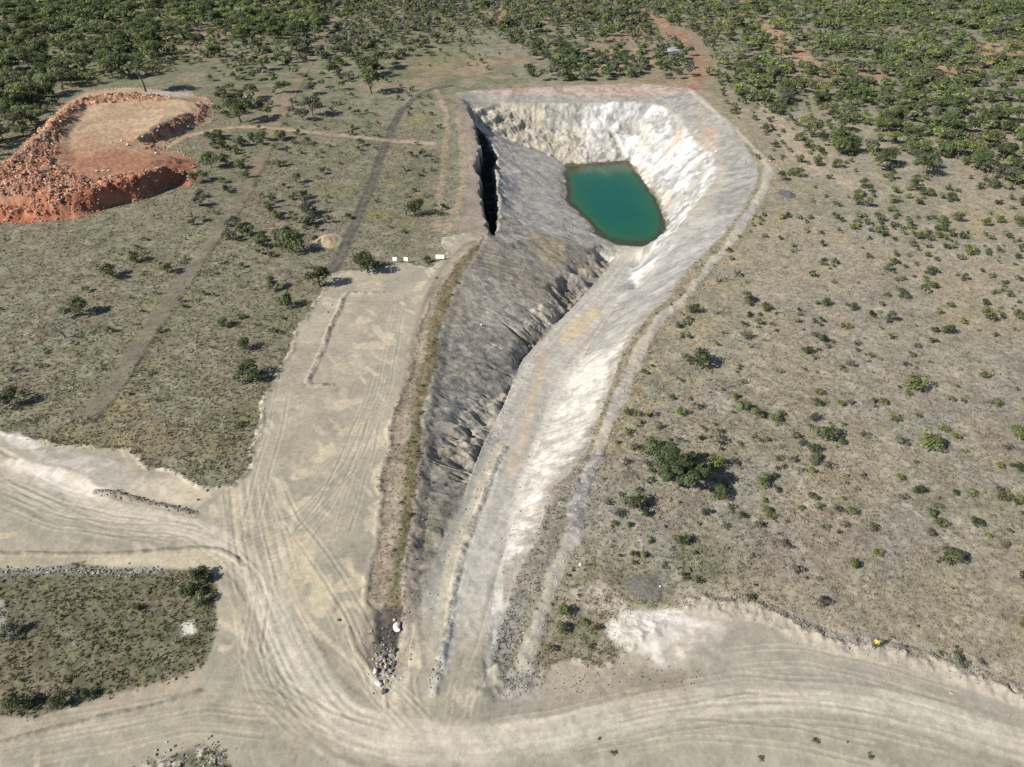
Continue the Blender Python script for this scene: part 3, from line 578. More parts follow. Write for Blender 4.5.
# ------------------------------------------------------------------ tools for objects
def lin(o): COL.objects.link(o); return o
def tag(o, label=None, cat=None, group=None, kind=None):
    if label: o['label'] = label
    if cat: o['category'] = cat
    if group: o['group'] = group
    if kind: o['kind'] = kind
    return o
def mesh_np(name, V, faces_v, nper, mat, smooth=False, colors=None, attrs=None):
    """mesh from numpy: V (n,3), faces_v flat index array, nper verts per face"""
    me = bpy.data.meshes.new(name); V = np.ascontiguousarray(V, np.float32); fv = np.ascontiguousarray(faces_v, np.int32).ravel()
    nf_ = len(fv) // nper
    me.vertices.add(len(V)); me.vertices.foreach_set('co', V.ravel())
    me.loops.add(len(fv)); me.loops.foreach_set('vertex_index', fv)
    me.polygons.add(nf_); me.polygons.foreach_set('loop_start', np.arange(nf_, dtype=np.int32) * nper)
    me.polygons.foreach_set('use_smooth', np.full(nf_, smooth, bool))
    if colors is not None:
        a = me.color_attributes.new('tint', 'FLOAT_COLOR', 'POINT')
        a.data.foreach_set('color', np.ascontiguousarray(np.c_[colors, np.ones(len(V))], np.float32).ravel())
    for k, v in (attrs or {}).items():
        a = me.attributes.new(k, 'FLOAT', 'POINT'); a.data.foreach_set('value', np.ascontiguousarray(v, np.float32))
    me.update(calc_edges=True)
    if mat: me.materials.append(mat)
    return me
def gz(x, y):
    """height of the built sheet"""
    x = np.atleast_1d(np.asarray(x, float)); y = np.atleast_1d(np.asarray(y, float))
    j = np.clip(np.searchsorted(ys, y) - 1, 0, NR - 2); fy = np.clip((y - ys[j]) / (ys[j + 1] - ys[j]), 0, 1)
    s = x / (y + AP); i = np.clip(np.searchsorted(ss, s) - 1, 0, NK - 2); fx = np.clip((s - ss[i]) / (ss[i + 1] - ss[i]), 0, 1)
    Zg = Z.reshape(NR, NK)
    return (Zg[j, i] * (1 - fx) + Zg[j, i + 1] * fx) * (1 - fy) + (Zg[j + 1, i] * (1 - fx) + Zg[j + 1, i + 1] * fx) * fy
def gval(arr, x, y):
    j = np.clip(np.searchsorted(ys, y), 0, NR - 1); s = x / (y + AP); i = np.clip(np.searchsorted(ss, s), 0, NK - 1)
    return arr.reshape(NR, NK)[j, i]

# ------------------------------------------------------------------ materials
def newmat(name):
    m = bpy.data.materials.new(name); m.use_nodes = True; nt = m.node_tree
    b = nt.nodes['Principled BSDF']; b.inputs['Specular IOR Level'].default_value = .2
    return m, nt, b
def nd(nt, t, **k):
    n = nt.nodes.new(t)
    for a, v in k.items():
        if a in n.inputs: n.inputs[a].default_value = v
        else: setattr(n, a, v)
    return n
def earth_mat(name, grain=3.0, amp=.35, bump=.25, bsize=5.0, rough=.95):
    m, nt, b = newmat(name); L = nt.links.new
    at_n = nd(nt, 'ShaderNodeAttribute', attribute_name='tint')
    geo = nd(nt, 'ShaderNodeNewGeometry')
    n1_ = nd(nt, 'ShaderNodeTexNoise', Scale=grain, Detail=6.0, Roughness=.65); L(geo.outputs['Position'], n1_.inputs['Vector'])
    n2_ = nd(nt, 'ShaderNodeTexNoise', Scale=grain * .11, Detail=4.0, Roughness=.6); L(geo.outputs['Position'], n2_.inputs['Vector'])
    ad = nd(nt, 'ShaderNodeMath', operation='ADD'); L(n1_.outputs['Fac'], ad.inputs[0]); L(n2_.outputs['Fac'], ad.inputs[1])
    mr = nd(nt, 'ShaderNodeMapRange'); mr.inputs[1].default_value = .6; mr.inputs[2].default_value = 1.4; mr.inputs[3].default_value = 1 - amp; mr.inputs[4].default_value = 1 + amp
    L(ad.outputs[0], mr.inputs[0])
    mx = nd(nt, 'ShaderNodeVectorMath', operation='SCALE'); L(at_n.outputs['Color'], mx.inputs[0]); L(mr.outputs[0], mx.inputs['Scale'])
    L(mx.outputs[0], b.inputs['Base Color']); b.inputs['Roughness'].default_value = rough
    n3_ = nd(nt, 'ShaderNodeTexNoise', Scale=bsize, Detail=5.0, Roughness=.7); L(geo.outputs['Position'], n3_.inputs['Vector'])
    bp = nd(nt, 'ShaderNodeBump', Strength=bump, Distance=.25); L(n3_.outputs['Fac'], bp.inputs['Height']); L(bp.outputs[0], b.inputs['Normal'])
    return m
M_GRASSLAND = earth_mat('dry_grassland', 2.6, .40, .55, 3.2)
M_DIRT = earth_mat('bare_earth', 2.2, .17, .14, 4.0)
M_ROCK = earth_mat('weathered_rock', 2.4, .32, .42, 2.6)
M_RUBBLE = earth_mat('red_rubble', 2.5, .30, .7, 2.0)

# ------------------------------------------------------------------ split the sheet into its named pieces
def fz(a): return a.reshape(NR, NK)
zone = np.zeros(NV, np.int8)
zone[(yard > .5)] = 1
zone[((m_h1 > .5) & (yard > .5))] = 2
zone[(np.maximum(np.maximum(m_trk1, m_trk2), m_trk3) > .5)] = 3
zone[(m_dump > .5)] = 5
zone[(m_pit > .5)] = 4
zone[(m_pit > .5) & (s_toel <= 0) & ~((s_rr < 0)) & (Y < 165)] = 11
zone[((d_berm < hw_berm + .2) & (m_pit < .5))] = 6
zone[((d_eb < 2.0) & (m_pit < .5) & (Y < 150))] = 7
zone[(d_bund < .7)] = 8
zone[((d_wind < .75) & (m_pit > .5))] = 9
zone[(m_tan > .5)] = 10
zq = zone.reshape(NR, NK)[:-1, :-1].ravel()
_i = np.arange(NR * NK).reshape(NR, NK)
quads = np.stack([_i[:-1, :-1], _i[:-1, 1:], _i[1:, 1:], _i[1:, :-1]], -1).reshape(-1, 4)
VALL = np.c_[X, Y, Z]
SPEC = {0: ('ground', M_GRASSLAND), 1: ('gravel_yard', M_DIRT), 2: ('dirt_road', M_DIRT), 3: ('dirt_track', M_GRASSLAND), 4: ('quarry_pit', M_ROCK), 5: ('spoil_heap', M_RUBBLE),
        6: ('gravel_bank', M_DIRT), 7: ('earth_bank', M_GRASSLAND), 8: ('soil_bund', M_DIRT), 9: ('stony_windrow', M_ROCK), 10: ('soil_mound', M_DIRT), 11: ('pit_ramp', M_DIRT)}
LAB = {5: ('flat-topped heap of red and orange quarry spoil beside the woodland', 'spoil heap'), 6: ('long pale gravel bank curving along the right rim of the pit', 'bank'),
       7: ('scrubby brown earth bank along the left rim of the pit', 'bank'), 8: ('low L-shaped soil bund on the pale gravel yard', 'bund'),
       9: ('thin stony windrow dividing the two lanes of the pit ramp', 'windrow'), 10: ('small tan soil mound beside the dark gravel track', 'mound')}
for zi, (nm_, mt_) in SPEC.items():
    q = quads[zq == zi]
    u, inv = np.unique(q, return_inverse=True)
    me = mesh_np(nm_, VALL[u], inv.astype(np.int32), 4, mt_, True, A[u])
    o = lin(bpy.data.objects.new(nm_, me))
    if zi in LAB: tag(o, LAB[zi][0], LAB[zi][1])
    else: tag(o, kind='structure')
print('sheet', time.time() - T0)

# ------------------------------------------------------------------ water
def water_mat():
    m, nt, b = newmat('turquoise_pit_water'); L = nt.links.new
    a = nd(nt, 'ShaderNodeAttribute', attribute_name='depth'); n = nd(nt, 'ShaderNodeTexNoise', Scale=.12, Detail=3.0)
    geo = nd(nt, 'ShaderNodeNewGeometry'); L(geo.outputs['Position'], n.inputs['Vector'])
    ad = nd(nt, 'ShaderNodeMath', operation='MULTIPLY_ADD'); L(n.outputs['Fac'], ad.inputs[0]); ad.inputs[1].default_value = 1.8; L(a.outputs['Fac'], ad.inputs[2])
    r = nd(nt, 'ShaderNodeValToRGB'); r.color_ramp.elements[0].position = .12; r.color_ramp.elements[0].color = (.040, .048, .022, 1); r.color_ramp.elements[1].position = .85; r.color_ramp.elements[1].color = (.004, .060, .035, 1)
    e = r.color_ramp.elements.new(.42); e.color = (.012, .070, .032, 1)
    mr = nd(nt, 'ShaderNodeMapRange'); mr.inputs[1].default_value = .7; mr.inputs[2].default_value = 4.8
    L(ad.outputs[0], mr.inputs[0]); L(mr.outputs[0], r.inputs[0]); L(r.outputs[0], b.inputs['Base Color'])
    b.inputs['Roughness'].default_value = .12; b.inputs['IOR'].default_value = 1.33; b.inputs['Specular IOR Level'].default_value = .5
    al = nd(nt, 'ShaderNodeMapRange'); al.inputs[1].default_value = 0; al.inputs[2].default_value = 1.0; al.inputs[3].default_value = .55
    L(a.outputs['Fac'], al.inputs[0]); L(al.outputs[0], b.inputs['Alpha'])
    w = nd(nt, 'ShaderNodeTexNoise', Scale=1.5, Detail=3.0); L(geo.outputs['Position'], w.inputs['Vector'])
    bp = nd(nt, 'ShaderNodeBump', Strength=.06, Distance=.1); L(w.outputs['Fac'], bp.inputs['Height']); L(bp.outputs[0], b.inputs['Normal'])
    return m
x0, x1 = lake[:, 0].min() - 6, lake[:, 0].max() + 6; y0, y1 = lake[:, 1].min() - 6, lake[:, 1].max() + 6
gx, gy = np.meshgrid(np.arange(x0, x1, .6), np.arange(y0, y1, .6)); gzv = gz(gx.ravel(), gy.ravel())
dep = np.clip(WZ + .15 - gzv, -1, 9)
nr_, nk_ = gx.shape; ii = np.arange(nr_ * nk_).reshape(nr_, nk_)
q = np.stack([ii[:-1, :-1], ii[:-1, 1:], ii[1:, 1:], ii[1:, :-1]], -1).reshape(-1, 4)
q = q[(dep[q].max(1) > -.5)]
u, inv = np.unique(q, return_inverse=True)
o = lin(bpy.data.objects.new('water', mesh_np('water', np.c_[gx.ravel(), gy.ravel(), np.full(gx.size, WZ + .15)][u], inv, 4, water_mat(), True, attrs={'depth': np.maximum(dep[u], 0)})))
tag(o, kind='structure')
# ------------------------------------------------------------------ plants
def leaf_mat(name, rough=.65, trl=.48):
    m, nt, b = newmat(name); L = nt.links.new
    a = nd(nt, 'ShaderNodeAttribute', attribute_name='tint'); oi = nd(nt, 'ShaderNodeObjectInfo')
    mr = nd(nt, 'ShaderNodeMapRange'); mr.inputs[3].default_value = .75; mr.inputs[4].default_value = 1.3; L(oi.outputs['Random'], mr.inputs[0])
    geo = nd(nt, 'ShaderNodeNewGeometry'); n = nd(nt, 'ShaderNodeTexNoise', Scale=1.3, Detail=3.0); L(geo.outputs['Position'], n.inputs['Vector'])
    m2 = nd(nt, 'ShaderNodeMapRange'); m2.inputs[1].default_value = .3; m2.inputs[2].default_value = .7; m2.inputs[3].default_value = .75; m2.inputs[4].default_value = 1.25; L(n.outputs['Fac'], m2.inputs[0])
    mu = nd(nt, 'ShaderNodeMath', operation='MULTIPLY'); L(mr.outputs[0], mu.inputs[0]); L(m2.outputs[0], mu.inputs[1])
    sc = nd(nt, 'ShaderNodeVectorMath', operation='SCALE'); L(a.outputs['Color'], sc.inputs[0]); L(mu.outputs[0], sc.inputs['Scale']); L(sc.outputs[0], b.inputs['Base Color'])
    b.inputs['Roughness'].default_value = rough
    tr = nd(nt, 'ShaderNodeBsdfTranslucent'); L(sc.outputs[0], tr.inputs['Color']); mx = nd(nt, 'ShaderNodeMixShader'); mx.inputs[0].default_value = trl
    L(b.outputs[0], mx.inputs[1]); L(tr.outputs[0], mx.inputs[2]); L(mx.outputs[0], nt.nodes['Material Output'].inputs['Surface'])
    return m
M_LEAF = leaf_mat('savanna_leaves'); M_GRASS = leaf_mat('dry_grass_blades', .8, .5)
def plain_mat(name, col, rough=.8, var=.25, scale=6.0, bump=.3):
    m, nt, b = newmat(name); L = nt.links.new
    geo = nd(nt, 'ShaderNodeTexCoord'); n = nd(nt, 'ShaderNodeTexNoise', Scale=scale, Detail=5.0, Roughness=.65); L(geo.outputs['Object'], n.inputs['Vector'])
    r = nd(nt, 'ShaderNodeMapRange'); r.inputs[1].default_value = .3; r.inputs[2].default_value = .7; r.inputs[3].default_value = 1 - var; r.inputs[4].default_value = 1 + var; L(n.outputs['Fac'], r.inputs[0])
    oi = nd(nt, 'ShaderNodeObjectInfo'); r2 = nd(nt, 'ShaderNodeMapRange'); r2.inputs[3].default_value = 1 - var * .8; r2.inputs[4].default_value = 1 + var * .8; L(oi.outputs['Random'], r2.inputs[0])
    mu = nd(nt, 'ShaderNodeMath', operation='MULTIPLY'); L(r.outputs[0], mu.inputs[0]); L(r2.outputs[0], mu.inputs[1])
    sc = nd(nt, 'ShaderNodeVectorMath', operation='SCALE'); sc.inputs[0].default_value = col; L(mu.outputs[0], sc.inputs['Scale']); L(sc.outputs[0], b.inputs['Base Color'])
    b.inputs['Roughness'].default_value = rough
    if bump:
        bp = nd(nt, 'ShaderNodeBump', Strength=bump, Distance=.05); L(n.outputs['Fac'], bp.inputs['Height']); L(bp.outputs[0], b.inputs['Normal'])
    return m
M_BARK = plain_mat('grey_brown_bark', (.13, .105, .08), .9, .3, 9)
M_BARE = plain_mat('bleached_twigs', (.20, .185, .17), .9, .2, 9)

def leaves(blobs, n, leaf, col, rng, var=.35):
    b = np.array(blobs, float); vol = np.cbrt(b[:, 3] * b[:, 4] * b[:, 5]) ** 2; k = rng.choice(len(b), n, p=vol / vol.sum())
    d = rng.normal(size=(n, 3)); d /= np.linalg.norm(d, axis=1)[:, None]; d[:, 2] = np.where(d[:, 2] < -.35, -d[:, 2] * .6, d[:, 2])
    r = rng.uniform(.45, 1.08, n) ** .7
    c = b[k, :3] + d * b[k, 3:6] * r[:, None]
    nn = d + rng.normal(size=(n, 3)) * .36 + np.array([0, 0, .55]); nn /= np.linalg.norm(nn, axis=1)[:, None]
    t = np.cross(nn, rng.normal(size=(n, 3))); t /= np.linalg.norm(t, axis=1)[:, None]; bt = np.cross(nn, t)
    s = leaf * rng.uniform(.55, 1.35, n)[:, None]
    w = rng.uniform(.5, .9, n)[:, None]
    V = np.stack([c - t * s, c + bt * s * w * .9 + nn * s * .15, c + t * s, c - bt * s * w], 1).reshape(-1, 3)
    bv = rng.uniform(1 - var, 1 + var, len(b))[k]
    tint = np.asarray(col)[None, :] * (bv * rng.uniform(1 - var * .6, 1 + var * .6, n))[:, None]
    tint[:, 0] *= rng.uniform(.88, 1.15, n)
    return V, np.repeat(tint, 4, 0)
def tube(path, radii, sides=5):
    P = np.array(path, float); V = []; Fc = []
    for i in range(len(P)):
        t = P[min(i + 1, len(P) - 1)] - P[max(i - 1, 0)]; t /= np.linalg.norm(t) + 1e-9
        a = np.cross(t, [0.31, .95, .1]); a /= np.linalg.norm(a) + 1e-9; b = np.cross(t, a)
        for k in range(sides):
            an = 2 * math.pi * k / sides; V.append(P[i] + radii[i] * (a * math.cos(an) + b * math.sin(an)))
    for i in range(len(P) - 1):
        for k in range(sides):
            k2 = (k + 1) % sides; Fc.append((i * sides + k, i * sides + k2, (i + 1) * sides + k2, (i + 1) * sides + k))
    return np.array(V), np.array(Fc)
def join(parts):
    V = []; Fc = []; n = 0
    for v, f in parts: V.append(v); Fc.append(f + n); n += len(v)
    return np.vstack(V), np.vstack(Fc)
def trunk_parts(rng, h, tips, r0):
    lean = rng.normal(size=2) * .06 * h; top = np.array([lean[0], lean[1], h])
    ps = [tube([(0, 0, -.25), (lean[0] * .3, lean[1] * .3, h * .5), top], [r0 * 1.25, r0 * .9, r0 * .75], 6)]
    for t in tips:
        t = np.array(t, float); mid = top * .45 + t * .55 + np.array([0, 0, -.12 * np.linalg.norm(t - top)]) + rng.normal(size=3) * .1
        ps.append(tube([top - np.array([0, 0, .12 * h]), mid, t], [r0 * .6, r0 * .38, r0 * .14], 4))
    return join(ps)
def twig_parts(rng, Hh, R, r0, n1_=6, n2_=4, n3_=3):
    ps = []
    for i in range(n1_):
        a = 2 * math.pi * (i + rng.uniform(-.3, .3)) / n1_; e = np.array([math.cos(a) * R * .55, math.sin(a) * R * .55, Hh * rng.uniform(.5, .75)])
        ps.append(tube([(0, 0, Hh * .18), e * .5 + [0, 0, .1 * Hh], e], [r0 * .6, r0 * .45, r0 * .3], 4))
        for j in range(n2_):
            f = e * rng.uniform(.55, 1) + 0; g = f + np.array([rng.normal() * R * .35 + math.cos(a) * R * .2, rng.normal() * R * .35 + math.sin(a) * R * .2, rng.uniform(.05, .3) * Hh])
            ps.append(tube([f, (f + g) / 2 + rng.normal(size=3) * .05, g], [r0 * .3, r0 * .22, r0 * .12], 3))
            for k in range(n3_):
                u = f + (g - f) * rng.uniform(.4, 1); v = u + rng.normal(size=3) * np.array([.25, .25, .18]) * R
                ps.append(tube([u, v], [r0 * .16, r0 * .08], 3))
    return join(ps)

PAL = {'dark': (.074, .096, .045), 'green': (.112, .143, .058), 'olive': (.132, .147, .073), 'yellow': (.152, .174, .066), 'grey': (.130, .139, .100), 'dead': (.125, .115, .092)}
def blobs_for(kind, rng):
    B = []
    if kind == 'broad':
        R, Hh = 2.5, 3.9
        for i in range(14):
            a = rng.uniform(0, 6.28); r = R * .68 * math.sqrt(rng.uniform(0.02, 1)); s = rng.uniform(.7, 1.15)
            B.append((math.cos(a) * r, math.sin(a) * r, Hh * (.46 + .32 * (1 - (r / R) ** 2)) + rng.uniform(-.7, .35), s, s, s * .78))
    elif kind == 'flat':
        R, Hh = 3.1, 4.1
        for i in range(13):
            a = rng.uniform(0, 6.28); r = R * .74 * math.sqrt(rng.uniform(0.02, 1)); s = rng.uniform(.7, 1.2)
            B.append((math.cos(a) * r, math.sin(a) * r, Hh * .8 + rng.uniform(-.4, .35) - .25 * (r / R) ** 2, s, s, s * .42))
    elif kind == 'bush':
        R, Hh = 1.5, 2.1
        for i in range(9):
            a = rng.uniform(0, 6.28); r = R * .65 * math.sqrt(rng.uniform(0, 1)); s = rng.uniform(.42, .72)
            B.append((math.cos(a) * r, math.sin(a) * r,   .6 + rng.uniform(0, 1.35) * (1 - .45 * (r / R)), s, s, s * .95))
    elif kind == 'scrub':
        R, Hh = .7, .85
        for i in range(6):
            a = rng.uniform(0, 6.28); r = R * .7 * math.sqrt(rng.uniform(0, 1)); s = rng.uniform(.2, .34)
            B.append((math.cos(a) * r, math.sin(a) * r, .22 + rng.uniform(0, .4) * (1 - .4 * r / R), s, s, s * .9))
    elif kind == 'giant':
        R, Hh = 3.3, 5.0
        for i in range(24):
            a = rng.uniform(0, 6.28); r = R * .78 * math.sqrt(rng.uniform(0.02, 1)); s = rng.uniform(.55, 1.05)
            B.append((math.cos(a) * r, math.sin(a) * r, Hh * (.50 + .28 * (1 - (r / R) ** 2)) + rng.uniform(-.9, .5), s, s, s * .7))
    return B
LEAFN = {'broad': (950, .20), 'flat': (950, .20), 'bush': (620, .13), 'scrub': (170, .085), 'giant': (4600, .17)}
PROTO = {}
def proto(kind, colr, var):
    k = (kind, colr, var)
    if k in PROTO: return PROTO[k]
    rng = np.random.default_rng(abs(hash((len(kind), sum(map(ord, kind + colr)), var))) % 99991)
    if kind == 'bare':
        v, f = twig_parts(rng, 3.0, 1.7, .10); cm = mesh_np('bare_branches', v, f, 4, M_BARE) if False else None
        me = bpy.data.meshes.new('bare_branches'); me.from_pydata([tuple(x) for x in v], [], [tuple(x) for x in f]); me.materials.append(M_BARE)
        v, f = tube([(0, 0, -.2), (.05, 0, .4), (0, .04, .8)], [.13, .11, .09], 6); tm = bpy.data.meshes.new('bare_trunk'); tm.from_pydata([tuple(x) for x in v], [], [tuple(x) for x in f]); tm.materials.append(M_BARE)
        PROTO[k] = (me, tm); return PROTO[k]
    B = blobs_for(kind, rng); n, lf = LEAFN[kind]
    V, T = leaves(B, n, lf, PAL[colr], rng)
    me = mesh_np(kind + '_crown', V, np.arange(len(V)), 4, M_LEAF, False, T)
    hh = {'broad': .9, 'flat': 2.0, 'bush': .35, 'scrub': .12, 'giant': 1.7}[kind]; r0 = {'broad': .17, 'flat': .17, 'bush': .07, 'scrub': .025, 'giant': .24}[kind]
    tips = [b[:3] for b in sorted(B, key=lambda q: -q[3])[:7]]
    v, f = trunk_parts(rng, hh, tips, r0)
    tm = mesh_np(kind + '_trunk', v, f, 4, M_BARK, True)
    PROTO[k] = (me, tm); return PROTO[k]
BASER = {'broad': 2.5, 'flat': 3.1, 'bush': 1.5, 'scrub': .7, 'giant': 3.3, 'bare': 1.7}

def place_tree(name, kind, colr, var, x, y, s, label, group, parts=True, cat='tree', rz=None, zs=1.0):
    me, tm = proto(kind, colr, var); z = float(gz(x, y)[0])
    rz = random.uniform(0, 6.28) if rz is None else rz
    pn = ('trunk', 'crown') if cat == 'tree' else ('stem', 'foliage')
    if kind == 'bare': pn = ('trunk', 'branches')
    if parts:
        r = lin(bpy.data.objects.new(name, None)); r.empty_display_size = .2
        a = lin(bpy.data.objects.new(pn[0], tm)); a.parent = r
        b = lin(bpy.data.objects.new(pn[1], me)); b.parent = r
    else:
        r = lin(bpy.data.objects.new(name, me))
    r.location = (x, y, z - .03); r.rotation_euler = (0, 0, rz); r.scale = (s, s, s * zs)
    tag(r, label, cat, group); return r

COUNT = {'tree': 0, 'shrub': 0}
OCC = []   # (x, y, radius) of placed plants
def px_scale(y): return F / (y * CP + H * SP)
# ---- plants one can tell apart: px, py of the crown, width in px, kind, colour, label
NAMED = [
 (682,466,52,'giant','dark','tree','largest dark green spreading tree on the dry grass right of the pit'),
 (650,448,26,'bush','green','shrub','bright green bush touching the left side of the big dark tree'),
 (717,464,20,'bush','yellow','shrub','round yellow-green bush in the shadow side of the big dark tree'),
 (632,499,28,'bush','olive','shrub','wide olive bush on dry grass below the big dark tree near the gravel bank'),
 (722,495,20,'bush','yellow','shrub','loose pale green bush below the round yellow-green bush'),
 (697,357,27,'bush','dark','shrub','wide dark green bush alone on straw grass above the big dark tree'),
 (742,406,17,'bush','green','shrub','green bush, upper one of a slanting row of three on the right field'),
 (757,415,15,'bush','olive','shrub','olive bush in the middle of a slanting row of three on the right field'),
 (776,420,14,'bush','green','shrub','small green bush, lower end of a slanting row of three on the right field'),
 (763,481,18,'bush','green','shrub','flat green bush right of the big dark tree on bare dry grass'),
 (824,431,27,'bush','olive','shrub','large ragged olive and brown bush with dark lower twigs in the right field'),
 (812,448,14,'bush','dark','shrub','dark green bush tucked under the large ragged olive bush'),
 (815,456,12,'bush','green','shrub','small round bush just below the dark one under the ragged olive bush'),
 (916,383,24,'bush','yellow','shrub','domed yellow-green bush standing alone high in the right field'),
 (892,418,15,'scrub','yellow','shrub','flat yellow-green shrub between the domed bush and the paired bushes'),
 (931,442,27,'bush','yellow','shrub','broad yellow-green bush, larger of the paired bushes in the right field'),
 (902,441,15,'bush','grey','shrub','grey-green bush, smaller of the paired bushes in the right field'),
 (1016,433,20,'bush','yellow','shrub','yellow-green bush cut by the right edge of the photo'),
 (1003,497,14,'bush','yellow','shrub','bright lone bush near the right edge below the cut-off bush'),
 (680,538,19,'bush','olive','shrub','olive bush alone on grass above the dark gravel heap'),
 (850,512,14,'scrub','yellow','shrub','small bright yellow-green shrub on bare grass above the roadside person'),
 (940,523,13,'bush','yellow','shrub','compact bright bush on pale grass in the lower right field'),
 (955,556,26,'bush','olive','shrub','mixed green and brown sprawling bush in the lower right field'),
 (872,527,14,'scrub','olive','shrub','thin olive shrub in the lower right field left of the sprawling bush'),
 (823,338,12,'bush','dark','shrub','dark narrow bush in the upper middle of the right field'),
 (806,350,12,'bush','dark','shrub','dark bush leaning left in the upper middle of the right field'),
 (990,313,17,'bush','yellow','shrub','pale yellow-green bush near the right edge high in the field'),
 (948,329,13,'bush','dark','shrub','dark grey-green bush left of the pale bush near the right edge'),
 (891,318,15,'bush','grey','shrub','grey bush beside a dark clump in the upper right field'),
 (903,294,13,'bush','dark','shrub','small dark bush above the grey bush in the upper right field'),
 (745,335,12,'bush','grey','shrub','greyish thorn bush on straw grass near the gravel bank'),
 (693,308,14,'bush','dark','shrub','dark bush beside the pale gravel bank at the bend'),
 (745,298,17,'bush','olive','shrub','olive bush right of the gravel bank above the wide dark bush'),
 (767,307,12,'bush','yellow','shrub','light green bush on dry grass between the bank and the open field'),
 (317,272,25,'broad','dark','tree','dark round tree with a long shadow at the top corner of the gravel yard'),
 (366,262,30,'bush','dark','shrub','wide dark thicket against the upper edge of the gravel yard'),
 (427,260,10,'bush','dark','shrub','dark bush between the two small signboards and the wide one'),
 (414,208,22,'bush','dark','shrub','dark green bush on yellow grass between the dark track and the pit'),
 (287,242,30,'bush','green','shrub','large green thicket left of the tan soil mound'),
 (262,240,20,'bush','olive','shrub','olive bush left of the large green thicket'),
 (283,300,20,'bush','dark','shrub','dark bush with a shadow left of the yard bund'),
 (268,284,18,'bush','olive','shrub','pale low bush upper left of the dark bush by the yard'),
 (245,373,28,'bush','dark','shrub','dark green bush with a shadow beside the yard corner'),
 (224,323,15,'bush','green','shrub','green bush in the middle of the brown field'),
 (243,345,16,'bush','dark','shrub','dark twiggy shrub between two green bushes in the brown field'),
 (73,308,26,'bush','dark','shrub','dark flat bush casting a long shadow in the left field'),
 (60,328,24,'bare','grey','tree','bare grey leafless tree below the dark flat bush in the left field'),
 (80,414,16,'bare','grey','tree','bare pale leafless shrub tree at the lower end of the old track'),
 (6,398,26,'bush','dark','shrub','dark green bush at the left edge above the cut bank'),
 (110,270,22,'bush','olive','shrub','low olive bush, left one of a row across the left field'),
 (135,257,16,'bush','olive','shrub','small olive bush above the row across the left field'),
 (166,268,16,'bush','green','shrub','green bush, right one of a row across the left field'),
 (208,156,18,'broad','green','tree','compact green tree right of the red spoil heap'),
 (236,103,26,'broad','green','tree','dense green tree between the spoil heap and the old track'),
 (138,66,34,'flat','olive','tree','pale flat-crowned acacia standing clear behind the spoil heap rim'),
 (310,100,22,'broad','grey','tree','grey-green tree beside the old track above the pale crossing track'),
 (369,74,26,'broad','dark','tree','dark tree in a clump of three left of the pit corner'),
 (375,50,24,'flat','olive','tree','flat olive tree at the top of the clump left of the pit corner'),
 (368,60,22,'broad','green','tree','green tree in the middle of the clump left of the pit corner'),
 (188,588,20,'bush','dark','shrub','tall dark bush in the upper right corner of the grassed island'),
 (203,574,22,'bush','dark','shrub','dark bush at the stony upper edge of the grassed island'),
 (198,600,17,'bush','olive','shrub','olive bush under the dark ones in the corner of the grassed island'),
 (137,606,10,'bush','dark','shrub','small dark bush in the middle of the grassed island'),
 (8,632,22,'bush','grey','shrub','grey bush at the left edge of the grassed island'),
 (15,705,24,'bush','dark','shrub','dark bush row left end on the lower edge of the grassed island'),
 (60,700,22,'bush','dark','shrub','dark bush on the lower edge of the grassed island, middle of its row'),
 (82,695,16,'bush','dark','shrub','dark bush on the lower edge of the grassed island, right end of its row'),
 (566,612,17,'bush','green','shrub','green bush beside the lower end of the gravel bank'),
 (560,628,16,'bush','olive','shrub','olive bush below the green one at the gravel bank'),
 (551,648,14,'scrub','olive','shrub','yellowish shrub at the foot of the gravel bank'),
 (640,585,1,'','','',''),
 (684,577,11,'scrub','dark','shrub','dark shrub right of the dark gravel heap'),
 (698,580,11,'scrub','dark','shrub','second dark shrub right of the dark gravel heap, nearer the field'),
 (750,597,11,'scrub','dark','shrub','dark shrub on the upper edge of the roadside bank'),
 (598,628,10,'scrub','rust','shrub','rust-red dead shrub on rough ground beside the white powder patch'),
 (718,274,17,'bare','grey','tree','bare grey thorn tree on straw grass beside the gravel bank'),
 (715,308,15,'bare','grey','tree','bare bluish thorn tree below the other bare one by the gravel bank'),
 (750,343,13,'bare','grey','tree','bare dark thorn tree right of the gravel bank in open grass'),
]
PAL['rust'] = (.095, .05, .034)
for (px, py, wpx, kind, colr, cat, lab) in NAMED:
    if not kind: continue
    hfac = {'broad': 2.9, 'flat': 3.7, 'bush': 1.0, 'scrub': .35, 'giant': 3.0, 'bare': 1.6}[kind]
    p = on(px, py); s = wpx / px_scale(p[1]) / 2 / BASER[kind] * 1.10
    g = at(px, py, float(base_z(p[0], p[1])) + hfac * s)            # the crown, not the foot, is what was read off
    x, y = g[0], g[1]
    place_tree('tree' if cat == 'tree' else 'shrub', kind, colr, int(px) % 3, x, y, s, lab, None, True, cat)
    COUNT[cat] += 1; OCC.append((x, y, s * BASER[kind] * .8))

